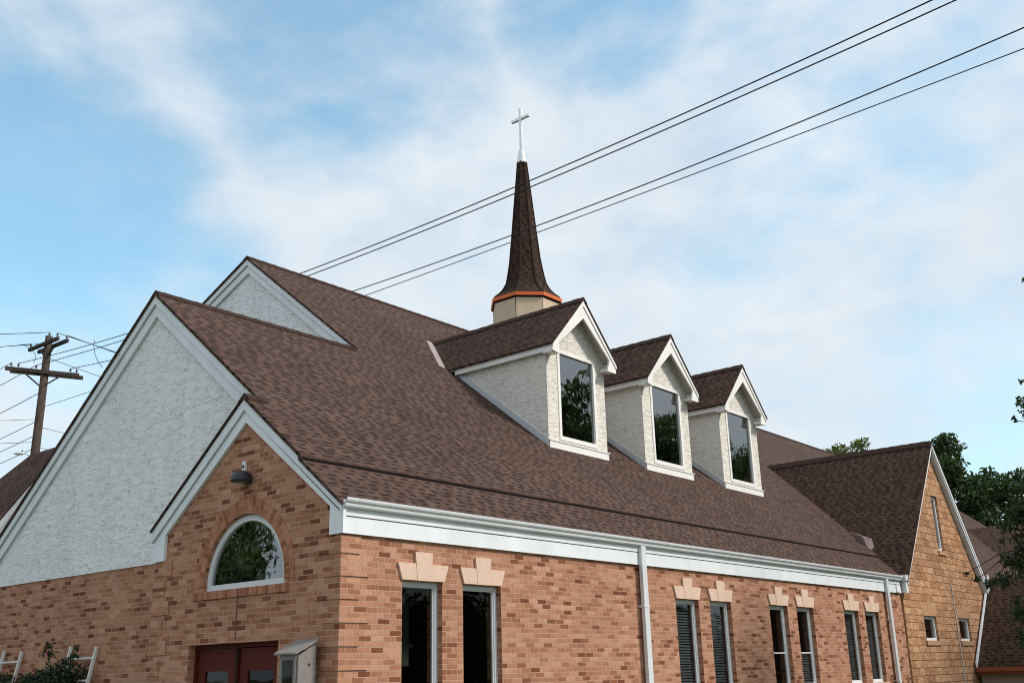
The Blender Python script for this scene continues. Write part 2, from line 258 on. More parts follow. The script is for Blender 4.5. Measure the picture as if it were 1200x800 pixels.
# ------------------------------------------------------------------ mesh helpers
class MB:
    def __init__(s): s.v = []; s.f = []; s.uvs = {}
    def face(s, pts, uv=None):
        i = len(s.v); s.v += [tuple(p) for p in pts]; s.f.append(tuple(range(i, i + len(pts))))
        if uv: s.uvs[len(s.f) - 1] = uv
    def box(s, x0, x1, y0, y1, z0, z1):
        x0, x1 = sorted((x0, x1)); y0, y1 = sorted((y0, y1)); z0, z1 = sorted((z0, z1))
        p = lambda i, j, k: ((x0, x1)[i], (y0, y1)[j], (z0, z1)[k])
        for q in (((0,0,0),(1,0,0),(1,0,1),(0,0,1)), ((1,1,0),(0,1,0),(0,1,1),(1,1,1)), ((0,1,0),(0,0,0),(0,0,1),(0,1,1)), ((1,0,0),(1,1,0),(1,1,1),(1,0,1)), ((0,0,1),(1,0,1),(1,1,1),(0,1,1)), ((0,1,0),(1,1,0),(1,0,0),(0,0,0))):
            s.face([p(*c) for c in q])
        return s
    def wall(s, outer, holes, axis, a, b):
        """polygon with holes in the plane of the two other axes, a = outer face coordinate, b = inner face; axis 'x' polygon in (y,z), 'y' in (x,z)"""
        mk = (lambda u, v, w: (w, u, v)) if axis == 'x' else (lambda u, v, w: (u, w, v))
        loops = [outer] + list(holes); flat = [p for l in loops for p in l]
        tris = tessellate_polygon([[Vector((p[0], p[1], 0)) for p in l] for l in loops])
        want = Vector((0, 0, 0)); want[0 if axis == 'x' else 1] = 1 if a > b else -1
        for t in tris:
            for w, sgn in ((a, 1), (b, -1)):
                q = [Vector(mk(*flat[i], w)) for i in t]; n = (q[1] - q[0]).cross(q[2] - q[0])
                if n.length < 1e-9: continue
                if n.dot(want) * sgn < 0: q.reverse()
                s.face(q)
        cen_out = True
        for li, l in enumerate(loops):
            ar = sum(l[i][0] * l[(i + 1) % len(l)][1] - l[(i + 1) % len(l)][0] * l[i][1] for i in range(len(l)))
            for i in range(len(l)):
                p, q = l[i], l[(i + 1) % len(l)]
                quad = [mk(*p, a), mk(*q, a), mk(*q, b), mk(*p, b)]
                d = Vector((q[0] - p[0], q[1] - p[1])); out = Vector((d.y, -d.x)) if ar > 0 else Vector((-d.y, d.x))
                if li: out = -out
                o3 = Vector(mk(out.x, out.y, 0)); Q = [Vector(c) for c in quad]
                if (Q[1] - Q[0]).cross(Q[2] - Q[0]).dot(o3) < 0: quad.reverse()
                s.face(quad)
        return s
    def plate(s, poly, zf, t, dz=0.0):
        """roof plate: plan polygon on the plane z=zf(x,y), t thick below"""
        ar = sum(poly[i][0] * poly[(i + 1) % len(poly)][1] - poly[(i + 1) % len(poly)][0] * poly[i][1] for i in range(len(poly)))
        if ar < 0: poly = poly[::-1]
        top = [(x, y, zf(x, y) + dz) for x, y in poly]; bot = [(x, y, z - t) for x, y, z in top]
        tt = tessellate_polygon([[Vector((p[0], p[1], 0)) for p in poly]])
        for t3 in tt:
            q = [Vector(top[i]) for i in t3]
            if (q[1] - q[0]).cross(q[2] - q[0]).z < 0: t3 = t3[::-1]
            s.face([top[i] for i in t3]); s.face([bot[i] for i in t3][::-1])
        for i in range(len(poly)):
            j = (i + 1) % len(poly); s.face([bot[i], bot[j], top[j], top[i]])
        return s
    def tube(s, pts, r, n=8, cap=True):
        pts = [Vector(p) for p in pts]; rs = r if isinstance(r, (list, tuple)) else [r] * len(pts); rings = []
        for i, p in enumerate(pts):
            d = (pts[min(i + 1, len(pts) - 1)] - pts[max(i - 1, 0)]).normalized()
            a = d.cross(Vector((0, 0, 1)) if abs(d.z) < .95 else Vector((1, 0, 0))).normalized(); b = d.cross(a)
            k = len(s.v); s.v += [tuple(p + (a * math.cos(2 * math.pi * j / n) + b * math.sin(2 * math.pi * j / n)) * rs[i]) for j in range(n)]; rings.append(k)
        for k0, k1 in zip(rings, rings[1:]):
            for j in range(n): s.f.append((k0 + j, k0 + (j + 1) % n, k1 + (j + 1) % n, k1 + j))
        if cap: s.f.append(tuple(range(rings[0], rings[0] + n))[::-1]); s.f.append(tuple(range(rings[-1], rings[-1] + n)))
        return s
    def bar(s, p, q, w, h):
        p, q = Vector(p), Vector(q); d = (q - p).normalized(); a = d.cross(Vector((0, 0, 1)) if abs(d.z) < .95 else Vector((1, 0, 0))).normalized() * w / 2; b = a.cross(d).normalized() * h / 2
        A = [p + a + b, p - a + b, p - a - b, p + a - b]; B = [c + (q - p) for c in A]
        s.face(A); s.face(B[::-1])
        for i in range(4): s.face([A[i], B[i], B[(i + 1) % 4], A[(i + 1) % 4]][::-1][::-1])
        return s
    def ring(s, prof, n, cx, cy, rot=0.0, capb=False, capt=False):
        k = []
        for r, z in prof:
            k.append(len(s.v)); s.v += [(cx + r * math.cos(rot + 2 * math.pi * j / n), cy + r * math.sin(rot + 2 * math.pi * j / n), z) for j in range(n)]
        for a, b in zip(k, k[1:]):
            for j in range(n): s.f.append((a + j, a + (j + 1) % n, b + (j + 1) % n, b + j))
        if capb: s.f.append(tuple(range(k[0], k[0] + n))[::-1])
        if capt: s.f.append(tuple(range(k[-1], k[-1] + n)))
        return s
    def build(s, name, mat, parent=None, smooth=False, org=None):
        me = bpy.data.meshes.new(name); vv = s.v
        if org: vv = [(a - org[0], b - org[1], c - org[2]) for a, b, c in vv]
        me.from_pydata(vv, [], s.f); uvl = me.uv_layers.new(name='UVMap').data
        Z = Vector((0, 0, 1))
        for p in me.polygons:
            if p.index in s.uvs:
                for li, w in zip(p.loop_indices, s.uvs[p.index]): uvl[li].uv = w
                continue
            n = p.normal
            t = Z.cross(n)
            if t.length < .02: t = Vector((1, 0, 0))
            t.normalize(); b = n.cross(t)
            for li in p.loop_indices:
                c = Vector(s.v[me.loops[li].vertex_index]); uvl[li].uv = (c.dot(t), c.dot(b))
        if smooth:
            for p in me.polygons: p.use_smooth = True
        me.materials.append(mat)
        o = bpy.data.objects.new(name, me); col.objects.link(o)
        if parent: o.parent = parent
        if org and not parent: o.location = org
        return o
def tag(o, label=None, cat=None, group=None, kind=None):
    for k, v in (('label', label), ('category', cat), ('group', group), ('kind', kind)):
        if v: o[k] = v
    return o
def empty(name, loc, label=None, cat=None, group=None):
    o = bpy.data.objects.new(name, None); col.objects.link(o); o.location = loc; o.empty_display_size = .3; return tag(o, label, cat, group)
def at(o): return tuple(o.location)
def part(mb, name, mat, parent, smooth=False, org=(0, 0, 0)):      # a part whose mesh is written in world coordinates
    return mb.build(name, mat, parent, smooth, org=org)
def rows_pairs(v, n): return [v + i for i in range(n)]

# ------------------------------------------------------------------ ground
GZ = -0.2
g = NT('lawn_grass'); o_ = g.obj(); gn = g.noise(o_, 3, 6, .65); gn2 = g.noise(o_, .12, 4); M_GRASS = g.out(g.mix(g.rng(gn2, .35, .65), g.ramp(gn, [(.3, (.025, .045, .012)), (.7, (.06, .10, .03))]), (.075, .085, .035)), .95, .1)
g = NT('asphalt'); o_ = g.obj(); gn = g.noise(o_, 30, 5, .7); gn2 = g.noise(o_, .4, 4); M_ASPH = g.out(g.mix(.5, g.ramp(gn, [(.3, (.035, .035, .037)), (.7, (.07, .07, .072))]), g.ramp(gn2, [(.3, (.04, .04, .04)), (.7, (.075, .073, .07))])), .9, .2)
g = NT('concrete'); o_ = g.obj(); gn = g.noise(o_, 14, 5, .7); M_CONC = g.out(g.ramp(gn, [(.3, (.30, .29, .27)), (.7, (.40, .39, .37))]), .9, .2)
m = MB(); m.face([(-900, -900, GZ), (900, -900, GZ), (900, 900, GZ), (-900, 900, GZ)]); tag(m.build('ground', M_GRASS), kind='structure')
m = MB(); m.box(-200, 260, -22, -14.5, GZ - .2, GZ + .004); tag(m.build('road', M_ASPH), kind='structure')
m = MB(); m.box(-200, 260, -14.5, -14.3, GZ - .2, GZ + .13); m.box(-200, 260, -22.2, -22, GZ - .2, GZ + .13); tag(m.build('kerb', M_CONC), kind='structure')
m = MB(); m.box(-200, 260, -12.2, -10.6, GZ - .2, GZ + .03); m.box(-2.6, -1.0, -10.6, 4.4, GZ - .2, GZ + .026); tag(m.build('pavement', M_CONC), kind='structure')

# ------------------------------------------------------------------ church
ZP, SL = 3.734, 0.7858
zm = lambda x, y: ZP + SL * y
YR = 9.107; ZR = zm(0, YR)
W1, W2, X2, X3 = 2.04, 5.10, 0.286, 4.80
UPZ = 0.055
church = empty('church', (0, 0, GZ), 'tan brick and white stucco church with brown shingle roof, three dormers and steeple', 'church')
CO = at(church)
def cp(mb, name, mat, parent=church, smooth=False): return part(mb, name, mat, parent, smooth, CO)

# brick walls
wb = MB()
win = [(1.02, 1.75), (2.15, 2.935), (7.587, 8.372), (8.767, 9.557), (11.125, 11.93), (12.35, 13.15), (14.765, 15.58), (15.975, 16.82)]
WZ0, WZ1 = 1.20, 2.785
wb.wall([(0, GZ), (18.42, GZ), (18.42, 3.6), (0, 3.6)], [[(a, WZ0), (b, WZ0), (b, WZ1), (a, WZ1)] for a, b in win], 'y', 0.0, 0.28)
AC, AR, AZ = 1.955, .885, 2.83
arch = [(AC + AR, 2.775), (AC - AR, 2.775)] + [(AC - AR * math.cos(t), AZ + .91 * math.sin(t)) for t in [math.pi * i / 28 for i in range(29)]]
door_hole = [(1.14, GZ), (3.09, GZ), (3.09, 2.085), (1.14, 2.085)]
wb.wall([(.28, GZ), (1.14, GZ), (1.14, 2.085), (3.09, 2.085), (3.09, GZ), (4.09, GZ), (4.09, 3.72), (W1, 5.28), (.28, 3.9)], [arch], 'x', 0.0, 0.28)
wb.box(.02, X2, 3.83, 4.085, GZ, 3.6)
wb.wall([(4.085, GZ), (10.35, GZ), (10.35, 3.318), (4.085, 3.318)], [], 'x', X2 + .012, X2 + .28)
def quoins(cx, cy, sx, sy, faces):
    z, i = 3.06, 0
    while z > GZ:
        l1, l2 = ((.30, .45), (.45, .30))[i % 2]; p = .017
        if 'y' in faces: wb.box(cx - p, cx + l1, cy - p, cy - .0, z, z + .205)
        if 'x' in faces: wb.box(cx - p, cx, cy, cy + sy * l2, z, z + .205)
        z -= .2708; i += 1
quoins(0, 0, 1, 1, 'xy'); quoins(0, 4.09, 1, -1, 'x')
cp(wb, 'brick_wall', M_BRICK)
wi = MB(); wi.box(.30, 18.4, 2.2, 2.3, GZ, 3.5); wi.box(.30, 18.4, .29, 2.2, 3.30, 3.36); wi.box(3.55, 3.6, .29, 2.2, GZ, 3.3); wi.box(10.3, 10.35, .29, 2.2, GZ, 3.3); cp(wi, 'interior_wall', M_INNER)
# back and end walls (stucco)
ws = MB()
def g2line(y): return 7.79 - SL * abs(y - W2)
ws.wall([(10.35, 3.318), (10.35, g2line(10.35) - .15), (W2, 7.45), (1.2, g2line(1.2) - .35), (1.2, 3.318)], [], 'x', X2 - .006, X2 + .2)
cp(ws, 'stucco_wall', M_STUCCO)
SL3 = .4258
ws = MB(); ws.wall([(5.2, 7.4), (13.2, 7.4), (13.2, ZR - SL3 * (13.2 - YR) - .1), (YR, ZR - .25), (5.6, zm(0, 5.6) - .25)], [], 'x', X3, X3 + .2); cp(ws, 'upper_stucco_wall', M_STUCCO)
ws = MB(); ws.wall([(.3, GZ), (17.8, GZ), (17.8, 7.0), (YR, ZR - .1), (.3, 3.9)], [], 'x', 46.0, 45.8); ws.wall([(X2, GZ), (46, GZ), (46, 7.1), (X3 + .3, 7.1), (X3 + .3, 3.5), (X2, 3.5)], [], 'y', 17.8, 17.6); cp(ws, 'rear_wall', M_STUCCO)
ws = MB(); ws.wall([(25.6, GZ), (46, GZ), (46, 3.7), (25.6, 3.7)], [], 'y', 0, .28); cp(ws, 'rear_brick_wall', M_BRICK)

# roof
rf = MB()
rf.plate([(-.10, -.075), (18.52, -.075), (18.52, .06), (26, .06), (26, .78), (-.10, .78)], zm, .05)
rf.plate([(-.10, .70), (46.2, .70), (46.2, YR), (X3 - .11, YR), (X3 - .11, W2), (X2 - .11, W2), (X2 - .11, W1), (-.10, W1)], zm, .06, UPZ)
rf.plate([(26, -.2), (46.2, -.2), (46.2, .70), (26, .70)], zm, .06, UPZ)
zg1 = lambda x, y: zm(0, W1) + UPZ - SL * (y - W1)
rf.plate([(-.10, W1), (X2 + .1, W1), (X2 + .1, 2 * W1 + .07), (-.10, 2 * W1 + .07)], zg1, .034)
zg2 = lambda x, y: zm(0, W2) + UPZ - .765 * (y - W2)
rf.plate([(X2 - .11, W2), (X3 + .05, W2), (X3 + .05, 10.5), (X2 - .11, 10.5)], zg2, .06)
zg3 = lambda x, y: ZR + UPZ - SL3 * (y - YR)
rf.plate([(X3 - .11, YR), (46.2, YR), (46.2, 18.3), (X3 - .11, 18.3)], zg3, .06)
roof = cp(rf, 'roof', M_ROOF)
se = MB(); se.box(-.09, 19.4, .690, .6985, zm(0, .70) - .02, zm(0, .70) + UPZ - .022); cp(se, 'step_shade', M_EDGE, roof)  # dark strip painting the shade line below the upper roof layer
def cap(mb, x0, x1, y, z, w, s1, s2, t=.03):
    n = max(2, int((x1 - x0) / .15)); 
    for i in range(n):
        a = x0 + (x1 - x0) * i / n; b = x0 + (x1 - x0) * (i + 1) / n + .01; lift = .006 * (i % 2) 
        for sg, sl in ((-1, s1), (1, s2)):
            A, B = (a, y, z + t + lift), (b, y, z + t); C_, D_ = (b, y + sg * w, z + t - sl * w), (a, y + sg * w, z + t + lift - sl * w)
            q = [A, B, C_, D_] if sg < 0 else [B, A, D_, C_]
            q = q[::-1]; mb.face(q); lo = [(p[0], p[1], p[2] - t - lift) for p in q]; mb.face(lo[::-1])
            for k in range(4): mb.face([lo[k], lo[(k + 1) % 4], q[(k + 1) % 4], q[k]])
rc = MB(); cap(rc, X3 - .1, 46.2, YR, ZR + UPZ, .14, SL, SL3); cap(rc, X2 - .10, X3 - .3, W2, zm(0, W2) + UPZ, .14, SL, .765); cap(rc, -.09, X2 - .05, W1, zm(0, W1) + UPZ, .13, SL, SL)
cp(rc, 'ridge_cap', M_DARKCAP, roof)

# gable rakes of white boards
def rake(mb, x, y0, zt, yl, yr_, sl_l, sl_r, drop, thick=.05, top=.0):
    pass
fb = MB()
z_ap = zm(0, W1) - .02
fb.wall([(W1, z_ap - .152), (-.045, zm(0, -.045) - .182), (-.045, 3.285), (.18, 3.285), (.18, 3.635), (W1 - .02, 5.005), (3.82, 3.635), (3.82, 3.270), (4.10, 3.270), (4.10, zg1(0, 4.10) - .222)], [], 'x', -.045, .0)
fb.wall([(W1, z_ap + .025), (-.06, zm(0, -.06) - .03), (-.06, zm(0, -.06) - .13), (W1, z_ap - .135), (4.13, zg1(0, 4.13) - .20), (4.13, zg1(0, 4.13) - .040)], [], 'x', -.075, -.001)
cp(fb, 'rake_board', M_TRIM); fb = MB()
t2 = zm(0, W2) + UPZ - .06
fb.wall([(W2, t2 - .168), (W1 - .2, zm(0, W1 - .2) - .173), (W1 - .2, zm(0, W1 - .2) - .38), (W2 - .03, t2 - .37), (10.4, zg2(0, 10.4) - .44), (10.4, zg2(0, 10.4) - .233)], [], 'x', X2 - .05, X2 - .008)
fb.wall([(W2, t2), (W1 - .2, zm(0, W1 - .2) + UPZ - .06), (W1 - .2, zm(0, W1 - .2) - .15), (W2, t2 - .15), (10.42, zg2(0, 10.42) - .21), (10.42, zg2(0, 10.42) - .065)], [], 'x', X2 - .085, X2 - .010)
cp(fb, 'rake_board', M_TRIM); fb = MB(); t3 = ZR + UPZ - .06
fb.wall([(YR, t3 - .158), (5.0, zm(0, 5.0) - .163), (5.0, zm(0, 5.0) - .36), (YR - .02, t3 - .34), (13.4, zg3(0, 13.4) - .34), (13.4, zg3(0, 13.4) - .218)], [], 'x', X3 - .05, X3 - .002)
fb.wall([(YR, t3), (5.0, zm(0, 5.0) + UPZ - .06), (5.0, zm(0, 5.0) - .14), (YR, t3 - .14), (13.4, zg3(0, 13.4) - .20), (13.4, zg3(0, 13.4) - .065)], [], 'x', X3 - .085, X3 - .004)
cp(fb, 'rake_board', M_TRIM)
# frieze under the eave
fz = MB(); fz.box(.003, 18.40, -.046, -.002, 3.290, 3.488); fz.box(.003, 18.40, -.054, -.002, 3.503, 3.66); fz.box(-.046, .0, -.076, -.003, 3.285, 3.68); fz.box(18.05, 18.28, -.075, -.0465, 3.30, 3.485)
cp(fz, 'frieze_board', M_TRIM)
gu = MB(); prof = [(-.034, 3.595), (-.105, 3.595), (-.118, 3.612), (-.122, 3.640), (-.148, 3.668), (-.155, 3.690), (-.155, 3.708), (-.140, 3.708), (-.138, 3.690), (-.046, 3.640), (-.046, 3.70), (-.034, 3.70)]
gu.wall([(p[0], p[1]) for p in prof], [], 'x', -.05, 18.45)
gu.box(18.40, 18.62, -.20, -.03, 3.60, 3.74); cp(gu, 'gutter', M_GUTTER)
for x0, x1 in ((6.425, 6.56), (17.30, 17.43)):
    dsp = MB(); dsp.box(x0, x1, -.115, -.052, GZ + .1, 3.598)
    for z in (2.6, 1.2): dsp.box(x0 - .012, x1 + .012, -.119, -.002, z, z + .035)
    cp(dsp, 'downspout', M_GUTTER)
# valley and cricket flashing at stone wing
fl = MB(); zr0 = lambda x, y: zm(x, y) + UPZ
OX = Vector((-.30, 0, 0)); A_, B_ = Vector((20.06, 1.68, zr0(0, 1.68) + .01)), Vector((19.50, .98, zr0(0, .98) + .01)); B2, B3 = Vector((19.66, .90, zr0(0, .98) + .27)), Vector((19.62, 1.12, zr0(0, .98) + .34))
A_, B_, B2, B3 = A_ + OX, B_ + OX, B2 + OX, B3 + OX; fl.face([B_, B2, A_]); fl.face([B2, B3, A_]); fl.face([B_, Vector((19.42, .86, zr0(0, .86) + .02)), B2]); fl.face([B_, A_, B3]); fl.face([B_, B3, B2])
cp(fl, 'cricket_flashing', M_FLASH)

# lintels
for a, b in win:
    c = (a + b) / 2; lm = MB(); hw = .385
    lm.wall([(c - hw, 2.79), (c + hw, 2.79), (c + hw + .075, 3.003), (c + .137, 3.003), (c + .158, 3.148), (c - .158, 3.148), (c - .137, 3.003), (c - hw - .075, 3.003)], [], 'y', -.03, -.001)
    lm.wall([(c - .117, 2.787), (c + .117, 2.787), (c + .161, 3.151), (c - .161, 3.151)], [], 'y', -.036, -.0295)
    cp(lm, 'lintel', M_LIMESTONE)
    sl = MB(); sl.box(a - .05, b + .05, -.03, .09, WZ0 - .075, WZ0 + .002); cp(sl, 'window_sill', M_LIMESTONE)
# windows on the long wall
for i, (a, b) in enumerate(win):
    w = MB(); y0, y1 = .085, .15; t = .055
    w.wall([(a + .003, WZ0 + .004), (b - .003, WZ0 + .004), (b - .003, WZ1 - .003), (a + .003, WZ1 - .003)], [[(a + t, WZ0 + t), (b - t, WZ0 + t), (b - t, WZ1 - t), (a + t, WZ1 - t)]], 'y', y0, y1)
    w.wall([(a + t, WZ0 + t), (b - t, WZ0 + t), (b - t, WZ1 - t), (a + t, WZ1 - t)], [[(a + t + .02, WZ0 + t + .02), (b - t - .02, WZ0 + t + .02), (b - t - .02, WZ1 - t - .02), (a + t + .02, WZ1 - t - .02)]], 'y', y0 + .02, y1 - .01)
    if 4 <= i <= 5: w.box(a + t, b - t, y0 + .03, y1 - .02, 1.86, 1.885)
    wo_ = cp(w, 'window', M_FRAME)
    p = MB(); p.box(a + t + .015, b - t - .015, .12, .128, WZ0 + t + .015, WZ1 - t - .015); cp(p, 'pane', M_GLASS if i >= 2 else M_GLASS_LOW, wo_)
    if i >= 2 and i not in (4,):
        bl = MB(); z = WZ0 + .08; zt = WZ1 - .08 if i not in (3, 5) else (WZ1 - .08 if i == 3 else 1.80)
        rnd = random.Random(i)
        while z < zt:
            dz = rnd.uniform(-.004, .004); bl.face([(a + .06, .170, z + dz), (b - .06, .170, z + dz + rnd.uniform(-.004, .004)), (b - .06, .20, z + .043), (a + .06, .20, z + .043)]); z += .047
        if i == 3: bl.box(a + .15, b - .38, .16, .165, 2.1, 2.7)
        cp(bl, 'blind', M_BLIND, wo_)
kb = MB(); kb.box(1.25, 2.02, .9, 1.3, 1.75, 3.1); kb.box(1.26, 2.01, .894, .9, 1.77, 3.08)
tag(kb.build('wall_cabinet', M_GREYBOX, org=(1.6, 1.1, 1.75)), 'grey green cabinet seen through the tall window nearest the church corner', 'cabinet')

# arched window
aw = MB()
def arc(r, zs, n=28, z0=2.775): return [(AC + r, z0), (AC - r, z0)] + [(AC - r * math.cos(math.pi * i / n), AZ + zs * math.sin(math.pi * i / n)) for i in range(n + 1)]
aw.wall(arc(AR - .004, .906, z0=2.779), [arc(AR - .085, .825, z0=2.855)], 'x', .05, .12)
awo = cp(aw, 'arched_window', M_FRAME)
p = MB(); p.wall(arc(AR - .08, .83, z0=2.85), [], 'x', .085, .093); cp(p, 'pane', M_GLASS_D, awo)
# brick ring and sill of rowlock bricks
rg = MB()
def ringbricks():
    n = 34
    for i in range(n):
        t0, t1 = math.pi * i / n, math.pi * (i + 1) / n; g_ = .0
        for ra, rb, za, zb in ((AR + .002, AR + .105, .912, 1.015), (AR + .107, AR + .205, 1.017, 1.115)):
            P = lambda t, r, z, x: (x, AC - r * math.cos(t), AZ + z * math.sin(t))
            u0, u1 = i * .0677 * (1 if ra < AR + .1 else 1) , (i + 1) * .0677
            x = -.010 if ra < AR + .1 else -.007
            q = [P(t0, ra, za, x), P(t0, rb, zb, x), P(t1, rb, zb, x), P(t1, ra, za, x)]
            nn = (Vector(q[1]) - Vector(q[0])).cross(Vector(q[2]) - Vector(q[0])); uvq = [(u0, .0), (u0, .1), (u1, .1), (u1, .0)]
            off = 0 if ra < AR + .1 else 5.0; uvq = [(a + off, b + .08) for a, b in uvq]
            if nn.x > 0: q.reverse(); uvq.reverse()
            rg.face(q, uvq)
            for e in ((ra, za), (rb, zb)): rg.face([P(t0, e[0], e[1], x), P(t1, e[0], e[1], x), P(t1, e[0], e[1], 0.05), P(t0, e[0], e[1], .05)], [(u0, .1), (u1, .1), (u1, .15), (u0, .15)])
ringbricks(); cp(rg, 'brick_arch', M_ROWLOCK)
rg = MB(); rg.box(-.03, .0, .98, 3.05, 2.668, 2.772); cp(rg, 'arch_sill', M_ROWLOCK)
rg = MB(); rg.box(-.003, .0, 2.03, 2.052, 2.13, 2.66); cp(rg, 'control_joint', M_CAULK)

# double door
d0 = MB(); d0.wall([(1.145, GZ), (3.085, GZ), (3.085, 2.082), (1.145, 2.082)], [[(1.20, GZ + .03), (2.09, GZ + .03), (2.09, 2.03), (1.20, 2.03)], [(2.14, GZ + .03), (3.03, GZ + .03), (3.03, 2.03), (2.14, 2.03)]], 'x', .10, .24)
dfr = cp(d0, 'door_frame', M_REDDOOR)
for y0, y1, hy in ((1.205, 2.075, 1.98), (2.155, 3.025, 2.25)):
    d = MB(); d.wall([(y0, GZ + .04), (y1, GZ + .04), (y1, 2.02), (y0, 2.02)], [[(y0 + .17, .25), (y1 - .17, .25), (y1 - .17, 1.74), (y0 + .17, 1.74)]], 'x', .125, .17)
    do = cp(d, 'door', M_REDDOOR)
    p = MB(); p.box(.145, .152, y0 + .165, y1 - .165, .245, 1.745); cp(p, 'pane', M_GLASS_LOW, do)
    h = MB(); h.tube([(.12, hy, .75), (.07, hy, .80), (.07, hy, 1.15), (.12, hy, 1.20)], .014); cp(h, 'handle', M_STEEL, do)
d = MB(); d.box(.094, .099, 2.094, 2.136, GZ, 2.03); cp(d, 'door_gap_shade', M_DARK)  # dark strip standing in for the shaded gap between the door leaves

# dormers
ZD = 9.262; HD = 1.13; ZE = 8.05; SD = (ZD - ZE) / HD; YD = 2.706
vl = lambda z: (z - ZP - UPZ) / SL - YD        # local y where the main roof has height z
def make_dormer():
    d = MB()
    win_ = [(-.625, 6.14), (.63, 6.14), (.63, 8.0), (-.625, 8.0)]
    zs = lambda x: ZD - .06 - SD * abs(x)
    d.wall([(-1.02, 5.80), (1.02, 5.80), (1.02, zs(1.02)), (0, zs(0) - .02), (-1.02, zs(1.02))], [win_], 'y', 0, .14)
    for s_ in (-1, 1):
        a, b = (s_ * 1.02, s_ * .90)
        d.wall([(.14, 5.85), (.14, 7.98), (vl(7.98) + .1, 7.98)], [], 'x', a, b)
    body = d.build('dormer', M_STUCCO_D, church)
    r = MB()
    for s_ in (-1, 1):
        poly = [(s_ * (HD + .03), -.30), (s_ * (HD + .03), vl(ZE) + .12), (0, vl(ZD) + .12), (0, -.30)]
        r.plate(poly, lambda x, y: ZD - SD * abs(x), .045)
    ro = r.build('dormer_roof', M_ROOF_DARK, body)
    c = MB(); capy(c, -.30, vl(ZD), ZD, .11, SD); c.build('ridge_cap', M_DARKCAP, body)
    f = MB()
    zt = lambda x: ZD - .05 - SD * abs(x)
    f.wall([(0, zt(0)), (-HD, zt(HD)), (-HD, 7.86), (-.90, 7.82), (-.90, zt(.90) - .19), (0, zt(0) - .40), (.90, zt(.90) - .19), (.80, 7.80), (HD, 7.80), (HD, zt(HD))], [], 'y', -.262, -.222)
    f.wall([(0, zt(0)), (-HD - .01, zt(HD)), (-HD - .01, zt(HD) - .10), (0, zt(0) - .13), (HD + .01, zt(HD) - .10), (HD + .01, zt(HD))], [], 'y', -.282, -.264)
    f.build('rake_board', M_TRIMW, body)
    for s_ in (-1, 1):
        e = MB()
        e.box(s_ * 1.03, s_ * (HD - .004), -.22, vl(7.87) - .02, 7.865, 8.035); e.box(s_ * (HD - .003), s_ * (HD + .012), -.22, vl(7.98), 7.96, 8.03)
        a, b = sorted((s_ * .885, s_ * HD)); e.box(a, b, -.221, -.004, 7.83, 7.90)
        e.build('eave_fascia', M_TRIMW, body)
    so = MB()
    for s_ in (-1, 1):
        so.plate([(s_ * .03, -.225), (s_ * 1.02, -.225), (s_ * 1.02, -.003), (s_ * .03, -.003)], lambda x, y: ZD - .10 - SD * abs(x), .02)
    so.build('soffit', M_SOFFIT, body)
    w = MB(); w.wall([(-.66, 6.10), (.665, 6.10), (.665, 8.03), (-.66, 8.03)], [[(-.585, 6.185), (.59, 6.185), (.59, 7.955), (-.585, 7.955)]], 'y', -.018, .09); w.build('window_frame', M_TRIMW, body)
    p = MB(); p.box(-.59, .595, .03, .04, 6.18, 7.96); p.build('window_pane', M_GLASS_D, body)
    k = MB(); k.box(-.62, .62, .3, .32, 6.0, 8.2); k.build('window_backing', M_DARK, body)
    s_ = MB(); s_.box(-1.045, 1.045, -.03, -.002, 5.80, 6.035); s_.box(-1.06, 1.06, -.045, -.002, 6.036, 6.06); s_.build('sill_board', M_TRIMW, body)
    for sg in (-1, 1):
        fl = MB(); vf = MB()
        x0, x1 = sg * 1.022, sg * 1.045
        zr_ = lambda y: ZP + UPZ + SL * (y + YD)
        fl.wall([(-.03, zr_(-.03) - .03), (2.62, zr_(2.62) - .03), (2.62, zr_(2.62) + .13), (-.03, zr_(-.03) + .15)], [], 'x', x1, x0)
        A = (sg * (HD + .03), vl(ZE)); B = (0, vl(ZD)); o_ = -.17 * sg
        P = lambda x, y: (x, y, ZP + UPZ + SL * (y + YD) + .012)
        q = [P(A[0], A[1]), P(A[0] + sg * .16, A[1] + .04), P(B[0] + sg * .16, B[1] + .06), P(B[0], B[1])]
        if sg > 0: q.reverse()
        vf.face(q)
        fl.build('flashing', M_LEAD, body); vf.build('valley_flashing', M_VALLEY, body)
    return body
def capy(mb, y0, y1, z, w, sl, t=.028):
    n = max(2, int((y1 - y0) / .15))
    for i in range(n):
        a = y0 + (y1 - y0) * i / n; b = y0 + (y1 - y0) * (i + 1) / n + .01; lift = .006 * (i % 2)
        for sg in (-1, 1):
            q = [(0, a, z + t + lift), (0, b, z + t + lift), (sg * w, b, z + t + lift - sl * w), (sg * w, a, z + t + lift - sl * w)]
            if sg > 0: q.reverse()
            mb.face(q); lo = [(p[0], p[1], p[2] - t - lift - .01) for p in q]; mb.face(lo[::-1])
            for k in range(4): mb.face([lo[k], lo[(k + 1) % 4], q[(k + 1) % 4], q[k]])
dorm = make_dormer(); dorm.location = (8.667, YD, -GZ)
def copy_tree(o, parent=None):
    c = o.copy(); col.objects.link(c); c.parent = parent
    for ch in [q for q in bpy.data.objects if q.parent == o]: copy_tree(ch, c)
    return c
for x in (12.205, 15.795):
    c = copy_tree(dorm, church); c.location = (x, YD, -GZ)

